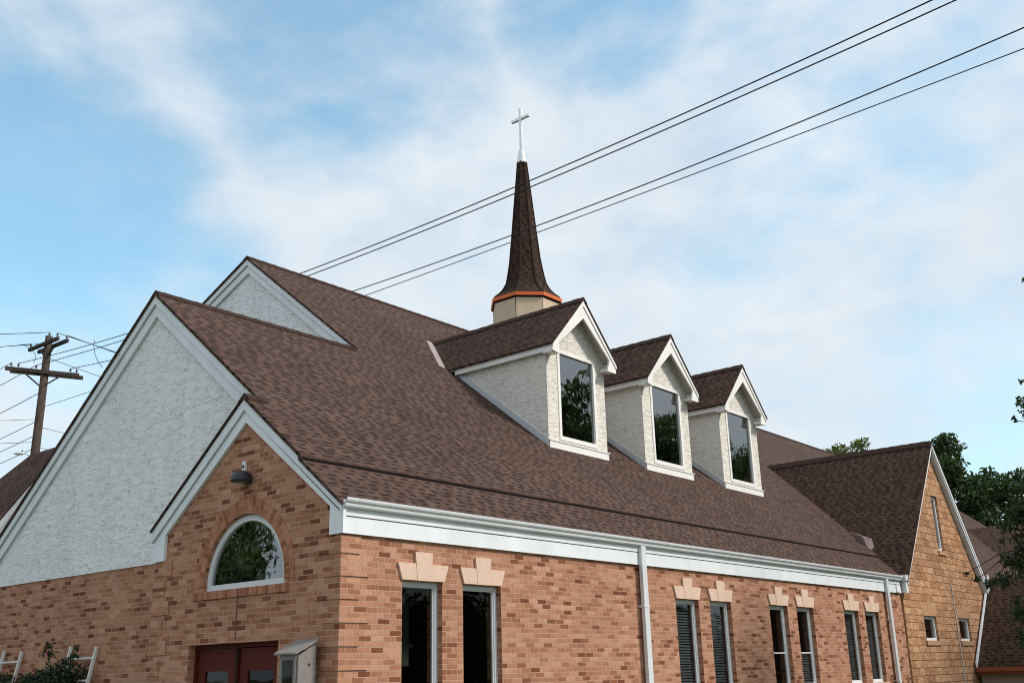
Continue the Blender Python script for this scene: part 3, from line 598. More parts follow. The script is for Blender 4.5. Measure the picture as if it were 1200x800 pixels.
# steeple
XS, YS = 14.98, YR; ROT = R(22.5)
b = MB(); b.ring([(1.075, 9.0), (1.075, 12.50)], 8, XS, YS, ROT, True, True)
for j in range(8):
    a = ROT + j * math.pi / 4; b.tube([(XS + 1.075 * math.cos(a), YS + 1.075 * math.sin(a), 9.5), (XS + 1.075 * math.cos(a), YS + 1.075 * math.sin(a), 12.45)], .010, 6)
st = cp(b, 'steeple', M_CREAM)
b = MB(); a = R(202.5); b.tube([(XS + 1.088 * math.cos(a), YS + 1.088 * math.sin(a), 9.5), (XS + 1.088 * math.cos(a), YS + 1.088 * math.sin(a), 12.33)], .011, 6); cp(b, 'corner_seam', M_EDGE, st)
b = MB(); b.ring([(1.05, 12.385), (1.150, 12.385), (1.16, 12.495), (1.12, 12.510), (.98, 12.55)], 8, XS, YS, ROT, True); cp(b, 'copper_band', M_COPPER, st)
b = MB(); b.ring([(1.085, 12.34), (1.11, 12.382), (1.04, 12.382)], 8, XS, YS, ROT); cp(b, 'band_shade_ring', M_EDGE, st)  # black ring that paints in the shade beneath the copper band
b = MB(); prof = [(1.09, 12.535), (.92, 12.68), (.79, 12.83), (.70, 12.99), (.635, 13.18), (.56, 13.55), (.50, 13.95), (.415, 14.75), (.335, 15.57), (.24, 16.5), (.155, 17.36)]
b.ring(prof, 8, XS, YS, ROT, True, True); cp(b, 'spire', M_SPIRE, st)
b = MB()
for j in range(8):
    a = ROT + j * math.pi / 4; b.tube([(XS + r * math.cos(a), YS + r * math.sin(a), z) for r, z in prof], [.028] * 6 + [.022] * 5, 5)
cp(b, 'hip_cap', M_SPIRE, st)
b = MB(); b.ring([(.185, 17.31), (.165, 17.36), (.13, 17.55), (.095, 17.80), (.05, 17.88)], 16, XS, YS, 0, True, True); cp(b, 'spire_cap', M_STEEL, st, True)
b = MB(); b.wall([(YS - .045, 17.86), (YS + .045, 17.86), (YS + .045, 18.93), (YS + .37, 18.93), (YS + .37, 19.02), (YS + .045, 19.02), (YS + .045, 19.34), (YS - .045, 19.34), (YS - .045, 19.02), (YS - .37, 19.02), (YS - .37, 18.93), (YS - .045, 18.93)], [], 'x', XS - .04, XS + .04)
cp(b, 'cross', M_STEEL, st)

# ------------------------------------------------------------------ stone wing
wing = empty('stone_wing', (22.04, 0, GZ), 'tan stone gabled wing with steep dark brown roof at right end of church', 'building')
WO = at(wing)
def wp_(mb, name, mat, parent=wing): return part(mb, name, mat, parent, False, WO)
ZW, XW, SWL = 7.722, 22.04, 1.175
zwl = lambda x, y: ZW - SWL * abs(x - XW)
sm = MB()
holes = [[(21.75, 4.59), (22.24, 4.59), (22.24, 6.14), (21.75, 6.14)], [(19.77, 2.155), (20.74, 2.155), (20.74, 2.775), (19.77, 2.775)], [(22.545, 2.155), (23.51, 2.155), (23.51, 2.775), (22.545, 2.775)]]
sm.wall([(18.36, GZ), (25.62, GZ), (25.62, zwl(25.62, 0) - .12), (XW, ZW - .14), (18.46, zwl(18.46, 0) - .12)], holes, 'y', -.10, .25)
sm.box(18.36, 18.6, .25, .6, GZ, 3.4); sm.box(25.3, 25.62, .25, 6, GZ, 3.3)
wp_(sm, 'stone_wall', M_STONE)
M_DRESS = plain('tan_dressed_stone', (.46, .255, .14), .9, var=.2, scale=5, bump=.3)
for h in holes:
    sl_ = MB()
    a, b_ = h[0][0], h[1][0]; z0, z1 = h[0][1], h[2][1]; c = (a + b_) / 2; ww = (b_ - a) / 2
    sl_.wall([(c - ww - .02, z1 + .003), (c + ww + .02, z1 + .003), (c + ww + .10, z1 + .25), (c + .09, z1 + .25), (c + .11, z1 + .40), (c - .11, z1 + .40), (c - .09, z1 + .25), (c - ww - .10, z1 + .25)], [], 'y', -.108, -.101)
    wp_(sl_, 'lintel', M_DRESS); sl_ = MB(); sl_.box(a - .06, b_ + .06, -.135, .0, z0 - .12, z0 - .003); wp_(sl_, 'window_sill', M_DRESS)
for h in holes:
    a, b_ = h[0][0], h[1][0]; z0, z1 = h[0][1], h[2][1]; t = .07
    w = MB(); w.wall([(a + .004, z0 + .004), (b_ - .004, z0 + .004), (b_ - .004, z1 - .004), (a + .004, z1 - .004)], [[(a + t, z0 + t), (b_ - t, z0 + t), (b_ - t, z1 - t), (a + t, z1 - t)]], 'y', -.04, .06); wo_ = wp_(w, 'window', M_TRIM)
    p = MB(); p.box(a + t - .01, b_ - t + .01, .0, .01, z0 + t - .01, z1 - t + .01); wp_(p, 'pane', M_GLASS, wo_)
    p = MB(); p.box(a, b_, .26, .27, z0, z1); wp_(p, 'window_backing', M_DARK, wo_)
r = MB(); r.plate([(18.55, -.26), (XW, -.26), (XW, 5.6), (18.55, 5.6)], zwl, .06); r.plate([(XW, -.26), (25.80, -.26), (25.80, 5.6), (XW, 5.6)], zwl, .06); wr = wp_(r, 'roof', M_ROOF_DARK)
c = MB(); capy(c, -.23, 5.2, ZW, .13, SWL)
c.v = [(x + XW, y, z) for x, y, z in c.v]; wp_(c, 'ridge_cap', M_DARKCAP, wr)
f = MB()
zt = lambda x, d: ZW - .065 - d - SWL * abs(x - XW)
f.wall([(XW, zt(XW, 0)), (18.57, zt(18.57, 0)), (18.57, zt(18.57, .10)), (XW, zt(XW, .16)), (25.76, zt(25.76, .30)), (25.76, zt(25.76, 0))], [], 'y', -.235, -.20)
f.wall([(XW, zt(XW, 0)), (25.77, zt(25.77, 0)), (25.77, zt(25.77, .12)), (XW, zt(XW, .12))], [], 'y', -.255, -.237)
f.wall([(XW, zt(XW, .16)), (25.70, zt(25.70, .30)), (25.70, zt(25.70, .34)), (XW, zt(XW, .20))], [], 'y', -.20, -.102)
f.box(18.47, 18.60, -.22, -.103, 3.30, 3.64)
wp_(f, 'rake_board', M_TRIM)
c = MB(); c.tube([(22.33, -.115, 3.70), (22.318, -.115, 1.0), (22.318, -.115, 0.2)], .013); wp_(c, 'conduit', M_GUTTER)

wing.location.y += .055
# low annex in front of the wing
ann = empty('low_annex', (25.8, -3.6, GZ), 'low annex with dark shingle roof and copper gutter beside stone wing', 'building')
AO = at(ann)
ap = lambda mb, name, mat, parent=ann: part(mb, name, mat, parent, False, AO)
SA = 1.04; XA0, ZA0, XAR = 23.3, 1.45, 25.76
za = lambda x, y: ZA0 + SA * (XAR - XA0) - SA * abs(x - XAR)
r = MB(); r.plate([(XA0, -.102), (XAR, -.102), (XAR, -7.5), (XA0, -7.5)], za, .05); r.plate([(XAR, -.102), (28.2, -.102), (28.2, -7.5), (XAR, -7.5)], za, .05); ap(r, 'roof', M_ROOF_DARK)
w = MB(); w.box(23.6, 27.9, -7.3, -.105, GZ, 1.55); w.wall([(23.6, 1.55), (27.9, 1.55), (XAR, 3.75)], [], 'y', -7.3, -7.2); ap(w, 'wall', plain('tan_wall_paint', (.40, .33, .25), .85, var=.1))
gq = MB(); gq.box(23.18, 23.31, -7.5, -.13, 1.33, 1.44); gq.box(23.31, 23.34, -7.5, -.13, 1.25, 1.37); ap(gq, 'gutter', plain('dull_copper', (.30, .085, .04), .5, metal=.3, var=.2))
f = MB(); f.wall([(XA0 - .02, ZA0 - .02), (XA0 + .10, ZA0 + .0), (XAR, za(XAR, 0) - .05), (XAR, za(XAR, 0) + .12), (XA0 - .02, ZA0 + .12)], [], 'y', -.135, -.101); ap(f, 'wall_flashing', M_TRIM)

# farther wing behind
far = empty('far_wing', (40, 0, GZ), 'dark roofed far wing behind the stone gable at right', 'building')
FO = at(far); fp = lambda mb, name, mat, parent=far: part(mb, name, mat, parent, False, FO)
zfw = lambda x, y: 7.08 - .5356 * abs(x - 39.08)
r = MB(); r.plate([(32.6, -6), (39.08, -6), (39.08, 4.4), (32.6, 4.4)], zfw, .06); r.plate([(39.08, -6), (45.5, -6), (45.5, 4.4), (39.08, 4.4)], zfw, .06); fp(r, 'roof', M_ROOF_DARK)
w = MB(); w.box(33, 45.2, -5.8, -.02, GZ, 3.65); w.wall([(33, 3.65), (45.2, 3.65), (39.08, 6.9)], [], 'y', -5.8, -5.6); fp(w, 'wall', M_BRICK)

# rear gabled wing at the left
rw = empty('rear_wing', (3.2, 17, GZ), 'rear wing with steep brown roof behind the left stucco gable', 'building')
RO = at(rw); rp = lambda mb, name, mat, parent=rw: part(mb, name, mat, parent, False, RO)
SR = 1.5; zrw = lambda x, y: 7.05 - SR * abs(x - 3.23)
r = MB(); r.plate([(.6, 13.97), (3.23, 13.97), (3.23, 15.60), (.6, 20.6)], zrw, .06); r.plate([(3.23, 13.97), (5.86, 13.97), (5.86, 20.6), (3.23, 15.60)], zrw, .06)
zh = lambda x, y: 7.05 - (7.05 - zrw(.6, 0)) / 5.0 * (y - 15.6)
r.plate([(3.23, 15.60), (.6, 20.6), (5.86, 20.6)], zh, .06); rp(r, 'roof', M_ROOF)
w = MB(); w.wall([(.85, GZ), (5.6, GZ), (5.6, zrw(5.6, 0) - .1), (3.23, 6.85), (.85, zrw(.85, 0) - .1)], [], 'y', 14.07, 14.3); w.box(.85, 1.05, 14.3, 20.3, GZ, 3.2); rp(w, 'wall', M_STUCCO)
f = MB(); f.wall([(3.23, 6.98), (.6, zrw(.6, 0) - .07), (.6, zrw(.6, 0) - .45), (3.23, 6.58), (5.86, zrw(5.86, 0) - .45), (5.86, zrw(5.86, 0) - .07)], [], 'y', 13.99, 14.065)
f.wall([(3.23, 6.98), (.6, zrw(.6, 0) - .07), (.6, zrw(.6, 0) - .25), (3.23, 6.80), (5.86, zrw(5.86, 0) - .25), (5.86, zrw(5.86, 0) - .07)], [], 'y', 13.95, 13.988); rp(f, 'rake_board', M_TRIM)

# ------------------------------------------------------------------ small fixtures on the front wall
lamp = empty('wall_lamp', (0, 1.94, 4.20), 'charcoal dome floodlight mounted on brick gable above the arched window', 'wall lamp')
b = MB(); n = 16
for k in range(6): pass
rings = []
for i in range(9):
    t = i / 8 * math.pi / 2; rr = .175 * math.cos(t) ** .8 + .001; rings.append((rr, .13 * math.sin(t)))
b.ring([(.165, -.05), (.178, -.045), (.178, 0)] + rings, 20, 0, 0, 0, True, True); b.v = [(x * .95 - .14, y, z) for x, y, z in b.v]
b.build('hood', M_LAMP, lamp, True)
b = MB(); b.box(-.03, -.001, -.07, .07, -.07, .09); b.build('mounting_plate', M_LAMP, lamp)
b = MB(); b.box(-.22, -.06, -.11, .11, -.062, -.051); b.build('lens', M_INSUL, lamp); lamp.scale = (.85, .80, .85)
jb = empty('junction_box', (0, 2.035, 4.39), 'small pale electrical box on brick gable above the dome lamp', 'electrical box')
b = MB(); b.box(-.03, -.001, -.035, .035, -.075, .075); b.build('cover', M_TRIM, jb)
b = MB(); b.tube([(-.045, 0, 0), (-.031, 0, 0)], .02, 10); b.build('sensor', M_LAMP, jb)
bx = empty('display_box', (-.25, .42, GZ), 'grey wooden display box with slanted roof and glass front beside red door', 'box')
b = MB(); b.wall([(.10, 0.90 - GZ), (.58, .90 - GZ), (.58, 1.91 - GZ), (.10, 1.91 - GZ)][:], [], 'x', -.12, -.10)
b = MB()
b.box(-.38, -.13, .575, .60, .9, 1.90); b.wall([(-.38, .9), (-.12, .9), (-.12, 2.02), (-.38, 1.88)], [], 'y', .255, .28)
b.box(-.14, -.12, .28, .575, .9, 1.95); b.box(-.38, -.14, .28, .575, .9, .93)
b.wall([(.28, .9), (.575, .9), (.575, 1.89), (.28, 1.89)], [[(.325, .98), (.53, .98), (.53, 1.835), (.325, 1.835)]], 'x', -.40, -.38)
b.v = [(x + .25, y - .42, z - GZ) for x, y, z in b.v]; b.build('cabinet', M_BOX, bx)
b = MB(); b.wall([(-.445, 1.893), (-.10, 2.055), (-.10, 2.075), (-.445, 1.915)], [], 'y', .225, .635); b.v = [(x + .25, y - .42, z - GZ) for x, y, z in b.v]; b.build('roof', M_BOX, bx)
b = MB(); b.box(-.392, -.388, .32, .535, .975, 1.84); b.v = [(x + .25, y - .42, z - GZ) for x, y, z in b.v]; b.build('pane', M_GLASS_LOW, bx)
b = MB(); b.tube([(-.22, .248, 1.78), (-.22, .256, 1.78)], .016, 10); b.v = [(x + .25, y - .42, z - GZ) for x, y, z in b.v]; b.build('lock', M_LAMP, bx)
b = MB(); b.box(-.30, -.21, .38, .47, GZ, .9); b.v = [(x + .25, y - .42, z - GZ) for x, y, z in b.v]; b.build('post', M_BOX, bx)

# ------------------------------------------------------------------ foliage helpers
def leaf_mesh(name, clumps, density, size, mat, parent, seed=1, org=(0, 0, 0), flat=.75):
    rng = np.random.default_rng(seed); P = []
    for (c, r) in clumps:
        n = max(6, int(density * r ** 2.2)); d = rng.normal(size=(n, 3)); d /= np.linalg.norm(d, axis=1)[:, None]
        rad = r * (rng.random(n) ** .45) * (1 + .12 * rng.normal(size=n).clip(-1.5, 1.2)); P.append(np.array(c) + d * rad[:, None] * np.array([1, 1, flat]))
    P = np.concatenate(P); n = len(P)
    a = rng.normal(size=(n, 3)); a[:, 2] -= .35; a /= np.linalg.norm(a, axis=1)[:, None]; b = np.cross(a, rng.normal(size=(n, 3))); b /= np.linalg.norm(b, axis=1)[:, None]
    nn = np.cross(a, b); s = size * (.65 + .7 * rng.random(n))[:, None]
    V = np.stack([P - a * s, P + b * s * .42 + nn * s * .12, P + a * s, P - b * s * .42 + nn * s * .12], 1).reshape(-1, 3) - np.array(org)
    me = bpy.data.meshes.new(name); me.vertices.add(4 * n); me.vertices.foreach_set('co', V.ravel()); me.loops.add(4 * n); me.loops.foreach_set('vertex_index', np.arange(4 * n, dtype=np.int32))
    me.polygons.add(n); me.polygons.foreach_set('loop_start', np.arange(n, dtype=np.int32) * 4); me.update(calc_edges=True); me.validate()
    me.materials.append(mat); o = bpy.data.objects.new(name, me); col.objects.link(o); o.parent = parent; return o
def crown_clumps(c, rad, n, cr, seed, bottom=-.55):
    rng = random.Random(seed); out = []
    while len(out) < n:
        d = Vector((rng.gauss(0, 1), rng.gauss(0, 1), rng.gauss(0, 1))).normalized()
        if d.z < bottom: continue
        k = rng.uniform(.45, 1.0) ** .6 * (1 + .12 * math.sin(5 * d.x + 3 * d.y + seed))
        out.append((tuple(Vector(c) + Vector((d.x * rad[0], d.y * rad[1], d.z * rad[2])) * k), cr * rng.uniform(.6, 1.25)))
    return out
def tree(label, loc, h, rad, n, cr, dens, size, mat, seed, group=None, trunk_r=.28, zc=None):
    t = empty('tree', (loc[0], loc[1], GZ), label, 'tree', group)
    zc = zc if zc else h - rad[2]
    cl = crown_clumps((0, 0, zc), rad, n, cr, seed)
    tr = MB(); rng = random.Random(seed); pts = [(0, 0, 0), (.1, .05, zc * .4), (rng.uniform(-.3, .3), rng.uniform(-.3, .3), zc), (rng.uniform(-.3, .3), rng.uniform(-.3, .3), h - rad[2] * .5)]
    tr.tube(pts, [trunk_r * 1.25, trunk_r, trunk_r * .6, trunk_r * .15], 9)
    for c, r in cl[:26]:
        z0 = zc * rng.uniform(.45, .95); p0 = Vector((.1, .05, z0)); mid = (p0 + Vector(c)) / 2 + Vector((0, 0, .25 * rng.random())); tr.tube([p0, mid, c], [trunk_r * .38, trunk_r * .2, trunk_r * .05], 6)
    tr.build('trunk', M_BARK, t, True)
    leaf_mesh('crown', cl, dens, size, mat, t, seed)
    return t
G = 'broadleaf trees behind the stone wing'
tree('tall dark green tree rising directly behind the peak of the stone gable', (52.0, 9.3), 13.9, (2.6, 2.6, 4.2), 75, .85, 420, .15, M_LEAF, 3)
tree('broad dark green tree right of the stone gable, above the far wing roof', (54.6, 6.6), 12.3, (3.3, 3.3, 4.6), 95, .9, 420, .15, M_LEAF, 5)
tree('dark green tree farthest right behind the far wing roof', (57.5, 3.2), 10.8, (2.9, 2.9, 4.2), 70, .85, 420, .15, M_LEAF, 8)
tree('yellow green tree top showing just over the ridge left of the stone wing', (52.5, 14.6), 14.75, (3.0, 3.0, 3.6), 60, .8, 420, .15, M_LEAF_Y, 11)

# street tree whose branches reach in from the right
stt = empty('maple_tree', (15.6, -7.4, GZ), 'leafy maple at the right edge with branches hanging before the annex roof', 'tree')
SO = at(stt)
SC = [((13.86, -4.38, 3.73), 0.66), ((13.70, -4.48, 4.37), 0.46), ((13.62, -4.30, 3.30), 0.36), ((13.41, -4.33, 4.77), 0.16), ((13.50, -4.40, 5.05), 0.13), ((13.53, -4.27, 4.37), 0.2), ((13.45, -4.06, 4.14), 0.18), ((13.51, -3.59, 3.07), 0.14), ((13.15, -3.24, 3.25), 0.09), ((13.32, -3.4, 3.15), 0.1), ((13.66, -3.81, 3.14), 0.22), ((13.60, -3.95, 3.45), 0.2), ((14.09, -4.02, 2.54), 0.40), ((14.25, -3.93, 1.98), 0.33), ((12.05, -5.05, 6.2), 0.14), ((12.02, -4.86, 5.87), 0.07), ((11.94, -5.1, 6.55), 0.06), ((11.57, -5.57, 8.36), 0.07), ((12.16, -5.12, 6.05), 0.22), ((14.39, -5.13, 4.03), 0.9), ((14.24, -5.74, 5.61), 1.1), ((13.82, -6.04, 7.2), 0.95), ((13.34, -6.3, 8.56), 0.7), ((14.57, -6.7, 6.7), 1.3), ((15.16, -6.36, 4.63), 1.3), ((14.03, -7.0, 8.62), 1.0), ((14.78, -4.87, 2.59), 0.8)]
big = [q for q in SC if q[1] > .5]; small = [q for q in SC if q[1] <= .5]
tr = MB(); tr.tube([(15.6, -7.4, GZ), (15.5, -7.3, 2.2), (15.1, -6.9, 5.2), (14.6, -6.7, 8.6)], [.24, .19, .12, .03], 10)
for c, r in big: tr.tube([(15.45, -7.25, max(1.6, c[2] - 2.2)), tuple(np.array([15.2, -6.9, c[2] - .5]) * .5 + np.array(c) * .5), c], [.07, .045, .015], 6)
for c, r in small:
    n_ = min(big, key=lambda q: sum((q[0][i] - c[i]) ** 2 for i in range(3)))[0]; mid = [(n_[i] + c[i]) / 2 for i in range(3)]; mid[2] += .12; tr.tube([n_, mid, c], [.018, .012, .007], 5)
part(tr, 'trunk', M_BARK, stt, True, SO)
leaf_mesh('crown', big, 1100, .070, M_LEAF_S, stt, 21, SO); 
o = leaf_mesh('branch_leaves', small, 3200, .055, M_LEAF_S, stt, 22, SO)

# trees across the street (they stand behind the photographer and show in the window glass)
GS = 'trees across the street reflected in the dormer glass'
LBL = 'big leafy tree across the street, seen only mirrored in the dormer glass'
t0 = tree(LBL, (29.0, -14.2), 15.4, (4.2, 4.2, 6.2), 95, 1.25, 90, .26, M_LEAF_M, 31, GS, .4)
for i, (x, y, rz, sc) in enumerate(((38.2, -14.0, 1.9, 1.02), (47.5, -14.2, 3.8, .97), (57, -14.4, .7, .95), (67, -14, 2.6, .9))):
    c = copy_tree(t0); c.location = (x, y, GZ); c.rotation_euler = (0, 0, rz); c.scale = (sc,) * 3
h0 = empty('shrub', (14, -13.6, GZ), 'tall dark shrub added out of view to darken the window reflections', 'shrub', 'shrubs added to darken the long wall windows')  # shrub row added out of view so the long wall windows mirror something dark
leaf_mesh('foliage', crown_clumps((0, 0, 2.1), (2.4, 1.3, 2.3), 60, .8, 51, -.9), 130, .14, M_LEAF, h0, 51)
b = MB()
for k in range(7): b.tube([(.15 * math.cos(k), .15 * math.sin(k), 0), (.8 * math.cos(k * 2.1), .5 * math.sin(k * 2.1), 2.4)], [.05, .02], 6)
b.build('stem', M_BARK, h0)
for i in range(1, 13):
    c = copy_tree(h0); c.location = (14 + i * 3.6, -13.6 + .5 * math.sin(i * 2.3), GZ); c.rotation_euler = (0, 0, math.pi * (i % 2) + .1 * math.sin(i)); c.scale = (1, 1, .92 + .14 * math.sin(i * 1.7))
GF = 'trees facing the arched window'
for i, (x, y, rz, sc) in enumerate(((-14.5, 26, .4, .62), (-18, 41, 2.2, .7), (-30, 27, 4.0, .6))):
    c = copy_tree(t0); c.location = (x, y, GZ); c.rotation_euler = (0, 0, rz); c.scale = (sc,) * 3; c['group'] = GF; c['label'] = 'leafy tree across the side lawn, mirrored in the arched window'

# ------------------------------------------------------------------ trellises and rose bushes
def trellis(ya, yb, zt, label):      # a ladder trellis leaning on the wall
    t = empty('trellis', (-.3, (ya + yb) / 2, GZ), label, 'trellis', 'white trellises at the brick wall'); o3 = at(t)
    top, foot = .255, -.17
    X = lambda z: foot + (top - foot) * (z - GZ) / (zt - GZ)
    for y, dz in ((ya, 0), (yb, .03)):
        p = MB(); p.bar((X(GZ), y, GZ), (X(zt + dz), y, zt + dz), .042, .042); part(p, 'post', M_WHITEWOOD, t, org=o3)
    for z in (zt - .17, zt - .50, zt - .85, zt - 1.2, zt - 1.55):
        p = MB(); p.bar((X(z), min(ya, yb) + .022, z), (X(z), max(ya, yb) - .022, z), .03, .028); part(p, 'rail', M_WHITEWOOD, t, org=o3)
trellis(6.0, 6.81, 2.17, 'white wooden trellis with pink rose, nearer the church door')
trellis(8.47, 9.13, 2.17, 'white wooden trellis at the far left, half hidden by leaves')
def bush(yc, zt, w, seed, label, extra=()):
    t = empty('rose_bush', (.0, yc, GZ), label, 'bush', 'rose bushes on the trellises'); o3 = at(t); rng = random.Random(seed); cl = []
    for i in range(60):
        z = rng.uniform(0, 1) ** .7 * (zt - GZ - .15) + GZ; ww = w * (1 - .55 * max(0, (z - 1.2) / (zt - 1.2)) ** 2)
        cl.append(((.0 + rng.uniform(-.25, .2), yc + rng.uniform(-ww, ww), z), rng.uniform(.12, .24)))
    cl += list(extra); leaf_mesh('foliage', cl, 6500, .034, M_LEAF_R, t, seed, o3)
    s = MB()
    for c, r in cl[::3]: s.tube([(.0, yc + (c[1] - yc) * .3, GZ), (.0, yc + (c[1] - yc) * .8, (GZ + c[2]) / 2), c], [.014, .010, .004], 5)
    part(s, 'stem', M_BARK, t, org=o3); return t, o3
b1, o1 = bush(6.85, 2.02, .88, 41, 'dark green rose bush with pink bloom on the right trellis', [((.0, 7.0, 2.10), .15), ((.02, 7.05, 2.24), .09), ((.0, 6.2, 2.04), .09), ((.0, 6.4, 1.95), .12), ((.02, 6.18, 2.15), .06)])
f = MB()
for k in range(9):
    a = k * 2.4; f.face([(-.22, 6.62, 2.08), (-.22 + .02 * math.cos(a), 6.62 + .05 * math.cos(a), 2.08 + .045 * math.sin(a)), (-.24, 6.62 + .05 * math.cos(a + .9), 2.08 + .045 * math.sin(a + .9))])
part(f, 'rose_bloom', M_PETAL, b1, org=o1)
bush(8.95, 1.95, .85, 43, 'dark green rose bush on the far left trellis')

# ------------------------------------------------------------------ utility pole and power lines
PX, PY = 7.55, 24.79
pole = empty('utility_pole', (PX + .0, PY, GZ), 'weathered wooden utility pole with crossarms and wires at left behind the church', 'utility pole')
PO = at(pole); pp = lambda mb, name, mat, smooth=False, parent=pole: part(mb, name, mat, parent, smooth, PO)
b = MB(); b.tube([(PX, PY, GZ), (PX, PY, 6), (PX, PY, 13.28)], [.19, .165, .125], 14); pp(b, 'shaft', M_POLE, True)
# lower crossarm runs left-near to right-far; upper pair crosses it
ua = Vector((.995, -.30 + .55, 0)); 
la0, la1 = Vector((6.62, 24.95, 11.93)), Vector((8.72, 25.12, 11.93))
lc = Vector((PX, PY - .0, 11.93)); ld = Vector((right.x, right.y, 0)).normalized(); fd = Vector((fwd.x, fwd.y, 0)).normalized()
LD = (ld * .866 + fd * .45).normalized(); UD = (ld * .78 - fd * .62).normalized()
off = -fd * .17
A0, A1 = lc + off - LD * 1.18, lc + off + LD * 1.18
b = MB(); b.bar(A0, A1, .10, .125); pp(b, 'crossarm', M_ARM)
b = MB(); b.bar(A0 - fd * -.34, A1 - fd * -.34, .10, .125); pp(b, 'crossarm', M_ARM)
uc = Vector((PX, PY, 12.95))
for k in (-.17, .17):
    n_ = UD.cross(Vector((0, 0, 1))); b = MB(); b.bar(uc + n_ * k - UD * 1.0, uc + n_ * k + UD * 1.0, .095, .115); pp(b, 'crossarm', M_ARM)
for s_ in (-1, 1):
    b = MB(); b.bar(lc + off + LD * s_ * .62 - Vector((0, 0, .06)), Vector((PX, PY, 11.38)) + off * .8, .03, .05); pp(b, 'brace', M_ARM)
    b = MB(); b.bar(uc + UD * s_ * .55 - Vector((0, 0, .06)), Vector((PX, PY, 12.45)), .03, .05); pp(b, 'brace', M_ARM)
ins = []
def insul(p, h=.16):
    b = MB(); b.ring([(.012, p[2]), (.012, p[2] + .05), (.042, p[2] + .055), (.030, p[2] + .08), (.045, p[2] + .09), (.030, p[2] + .115), (.036, p[2] + .125), (.02, p[2] + h)], 10, p[0], p[1], 0, True, True); pp(b, 'insulator', M_INSUL, True)
    return Vector((p[0], p[1], p[2] + h - .01))
I = [insul(lc + off + LD * t + Vector((0, 0, .063))) for t in (-1.0, -.78, -.22, .88, 1.08)]
U = [insul(uc + UD * t + UD.cross(Vector((0, 0, 1))) * k + Vector((0, 0, .058))) for t, k in ((-.92, .17), (-.45, -.17), (.45, .17), (.92, .17), (.92, -.17))]
T = insul(Vector((PX, PY, 13.28)))
def wire(name, label, pts, r, group='overhead power lines', n=24, cat='wire'):
    """catenary-like run through three or more points: quadratic through first, middle, last"""
    p0, p1, p2 = [Vector(p) for p in pts]; out = []
    for i in range(n + 1):
        t = i / n; out.append(p0 * ((1 - t) * (1 - 2 * t)) + p1 * (4 * t * (1 - t)) + p2 * (t * (2 * t - 1)))
    b = MB(); b.tube(out, r, 6); o = b.build(name, M_WIRE, None, True, org=tuple(p0)); tag(o, label, cat, group); return o
def quad(pts):   # least squares line in plan + quadratic height
    P = np.array(pts); t = P[:, 1]; cx = np.polyfit(t, P[:, 0], 1); cz = np.polyfit(t, P[:, 2], 2); return lambda y: Vector((np.polyval(cx, y), y, np.polyval(cz, y)))
runs = {
 'topmost long black wire crossing the spire': ([tuple(I[1]), (6.45, 17.13, 11.44), (6.2, 9.13, 10.97), (5.98, 1.85, 10.76), (5.84, -2.74, 10.8), (5.73, -6.16, 10.99)], .012),
 'second long black wire just below the topmost one': ([tuple(I[2]), (6.98, 18.4, 11.62), (6.71, 9.51, 11.16), (6.34, -2.47, 10.92), (6.22, -6.37, 11.16)], .012),
 'third long wire crossing low on the spire': ([tuple(I[3]), (8.49, 21.88, 11.86), (8.11, 9.38, 11.06), (7.8, -0.72, 10.86), (7.6, -7.06, 11.13)], .012),
 'lowest thin long wire crossing the spire': ([(7.62, 24.75, 10.72), (7.8, 22.01, 10.65), (7.37, 8.07, 10.42), (7.09, -1.1, 10.26), (6.9, -7.12, 10.37)], .009)}
for lab, (pts, r) in runs.items():
    q = quad(pts); y0, y1 = pts[0][1], -16.0
    wire('power_line', lab, [pts[0], q((y0 + y1) / 2), q(y1)], r, n=40)
# runs leaving the pole at left and behind
def go(a, px, sag, label, r=.010, L_=18.0, rise=0.0):
    a = Vector(a); d = Vector((px[0], px[1], 0)).normalized(); e = a + d * L_ + Vector((0, 0, rise)); mid = (a + e) / 2 - Vector((0, 0, sag)); return wire('power_line', label, [a, mid, e], r, 'wires around the utility pole')
L_l = -ld
go(T, L_l - fd * .1, .25, 'wire leaving the pole top to the left edge', .012)
go(U[1], L_l - fd * .05, .35, 'wire from the upper crossarm running left, under the pole top wire', .011)
go(U[0], L_l + fd * .12, .15, 'short dark wire running left from the near end of the upper crossarm', .011)
go(I[0], L_l + fd * .9, .2, 'wire dropping left from the end of the lower crossarm', .011, 22, 0)
go(I[2], L_l + fd * .9, .3, 'wire dropping lower left behind the lower crossarm', .012, 22, 0)
go((PX - .1, PY, 11.2), L_l + fd * .9, .3, 'thick wire falling left from the pole below the lower crossarm', .013, 22, 0)
go(U[3], ld + fd * 1.2, .3, 'upper of two wires running right from the top crossarm behind the gable', .011, 22, -1.0)
go(U[4], ld + fd * 1.2, .4, 'lower of two wires running right from the top crossarm behind the gable', .011, 22, -1.3)
go((PX, PY, 12.5), ld + fd * 1.4, .35, 'slack wire running right below the top crossarm pair', .010, 22, -1.2)
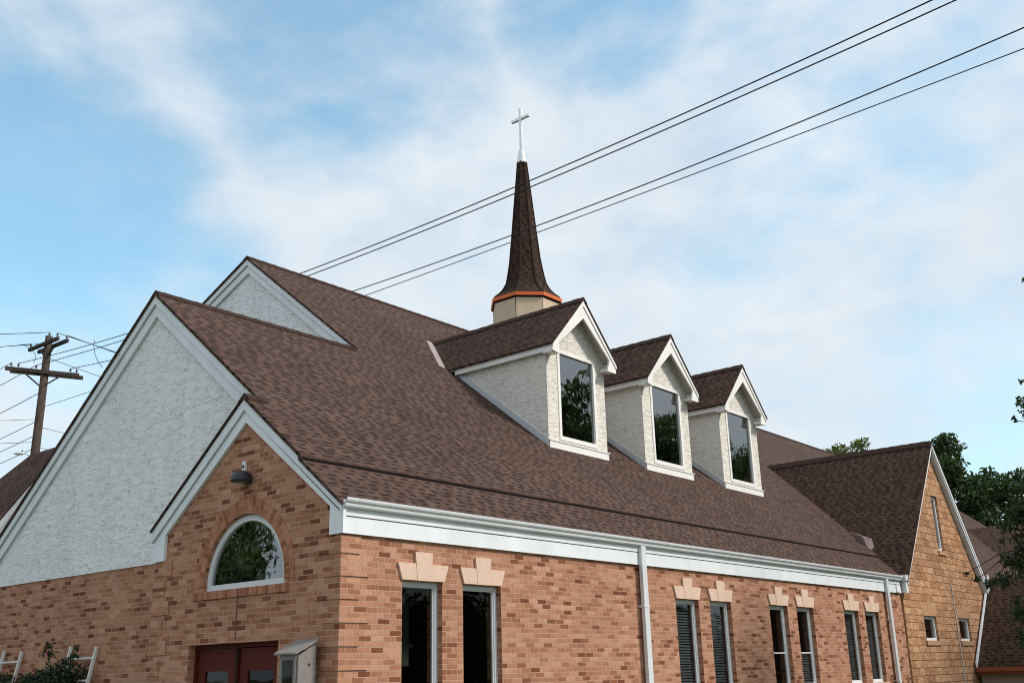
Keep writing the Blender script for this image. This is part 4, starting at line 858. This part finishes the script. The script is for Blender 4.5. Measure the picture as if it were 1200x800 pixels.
for z, lab, fr_, ri in ((10.15, 'upper communication cable sloping left from mid pole', .95, -1.0), (9.65, 'middle communication cable sloping left from mid pole', .95, -.9), (9.2, 'lowest communication cable sloping left from mid pole', .95, -.8)):
    go((PX - .15, PY, z), L_l + fd * fr_, .2, lab, .011, 22, 0)
go((PX - .15, PY, 10.25), L_l - fd * .02, .1, 'thin level wire running left from the pole above mid height', .008)
go((PX - .15, PY, 9.45), L_l - fd * .02, .1, 'lower thin level wire running left from the pole', .008)
go((PX + .15, PY, 10.0), ld + fd * 1.0, .3, 'thin cable falling right behind the gable from mid pole', .008, 20, -.9)
go((PX + .15, PY, 9.3), ld + fd * 1.0, .3, 'lower thin cable falling right behind the gable', .008, 20, -.8)
def jumper(a, b_, label, s=.25):
    a, b_ = Vector(a), Vector(b_); mid = (a + b_) / 2 + ld * s; wire('jumper_wire', label, [a, mid, b_], .010, 'wires around the utility pole', 12)
jumper(U[1] - ld * .9, I[1] + ld * .5, 'looping jumper wire left of the pole between the crossarms', .25)
jumper(U[3] + ld * 1.3 - Vector((0, 0, .3)), I[4] + ld * .9 + Vector((0, 0, .05)), 'looping jumper wire right of the pole', -.12)
jumper(U[0] - ld * 1.2 + Vector((0, 0, .05)), I[0] - ld * .9, 'looping jumper wire at the far left edge', .15)
sl_o = empty('street_lamp', (PX, PY, 9.0), 'small grey street lamp on bracket low on the utility pole', 'street lamp')
b = MB(); b.tube([(0, 0, -.15), tuple(-ld * .35 - fd * .1 + Vector((0, 0, .05))), tuple(-ld * .55 - fd * .15 + Vector((0, 0, .12)))], .022, 8); b.build('bracket', M_LEAD, sl_o)
b = MB(); c0 = -ld * .50 - fd * .15 + Vector((0, 0, .12)); c1 = -ld * 1.02 - fd * .3 + Vector((0, 0, .09)); b.tube([c0, c0.lerp(c1, .25), c0.lerp(c1, .7), c1], [.05, .095, .085, .03], 10); b.build('lamp_head', M_LEAD, sl_o, True)
b = MB(); c0 = -ld * .62 - fd * .18 + Vector((0, 0, .20)); b.tube([c0, c0 + Vector((0, 0, .09))], .045, 8); b.build('photocell', M_LAMP, sl_o); sl_o.scale = (.62, .62, .62)
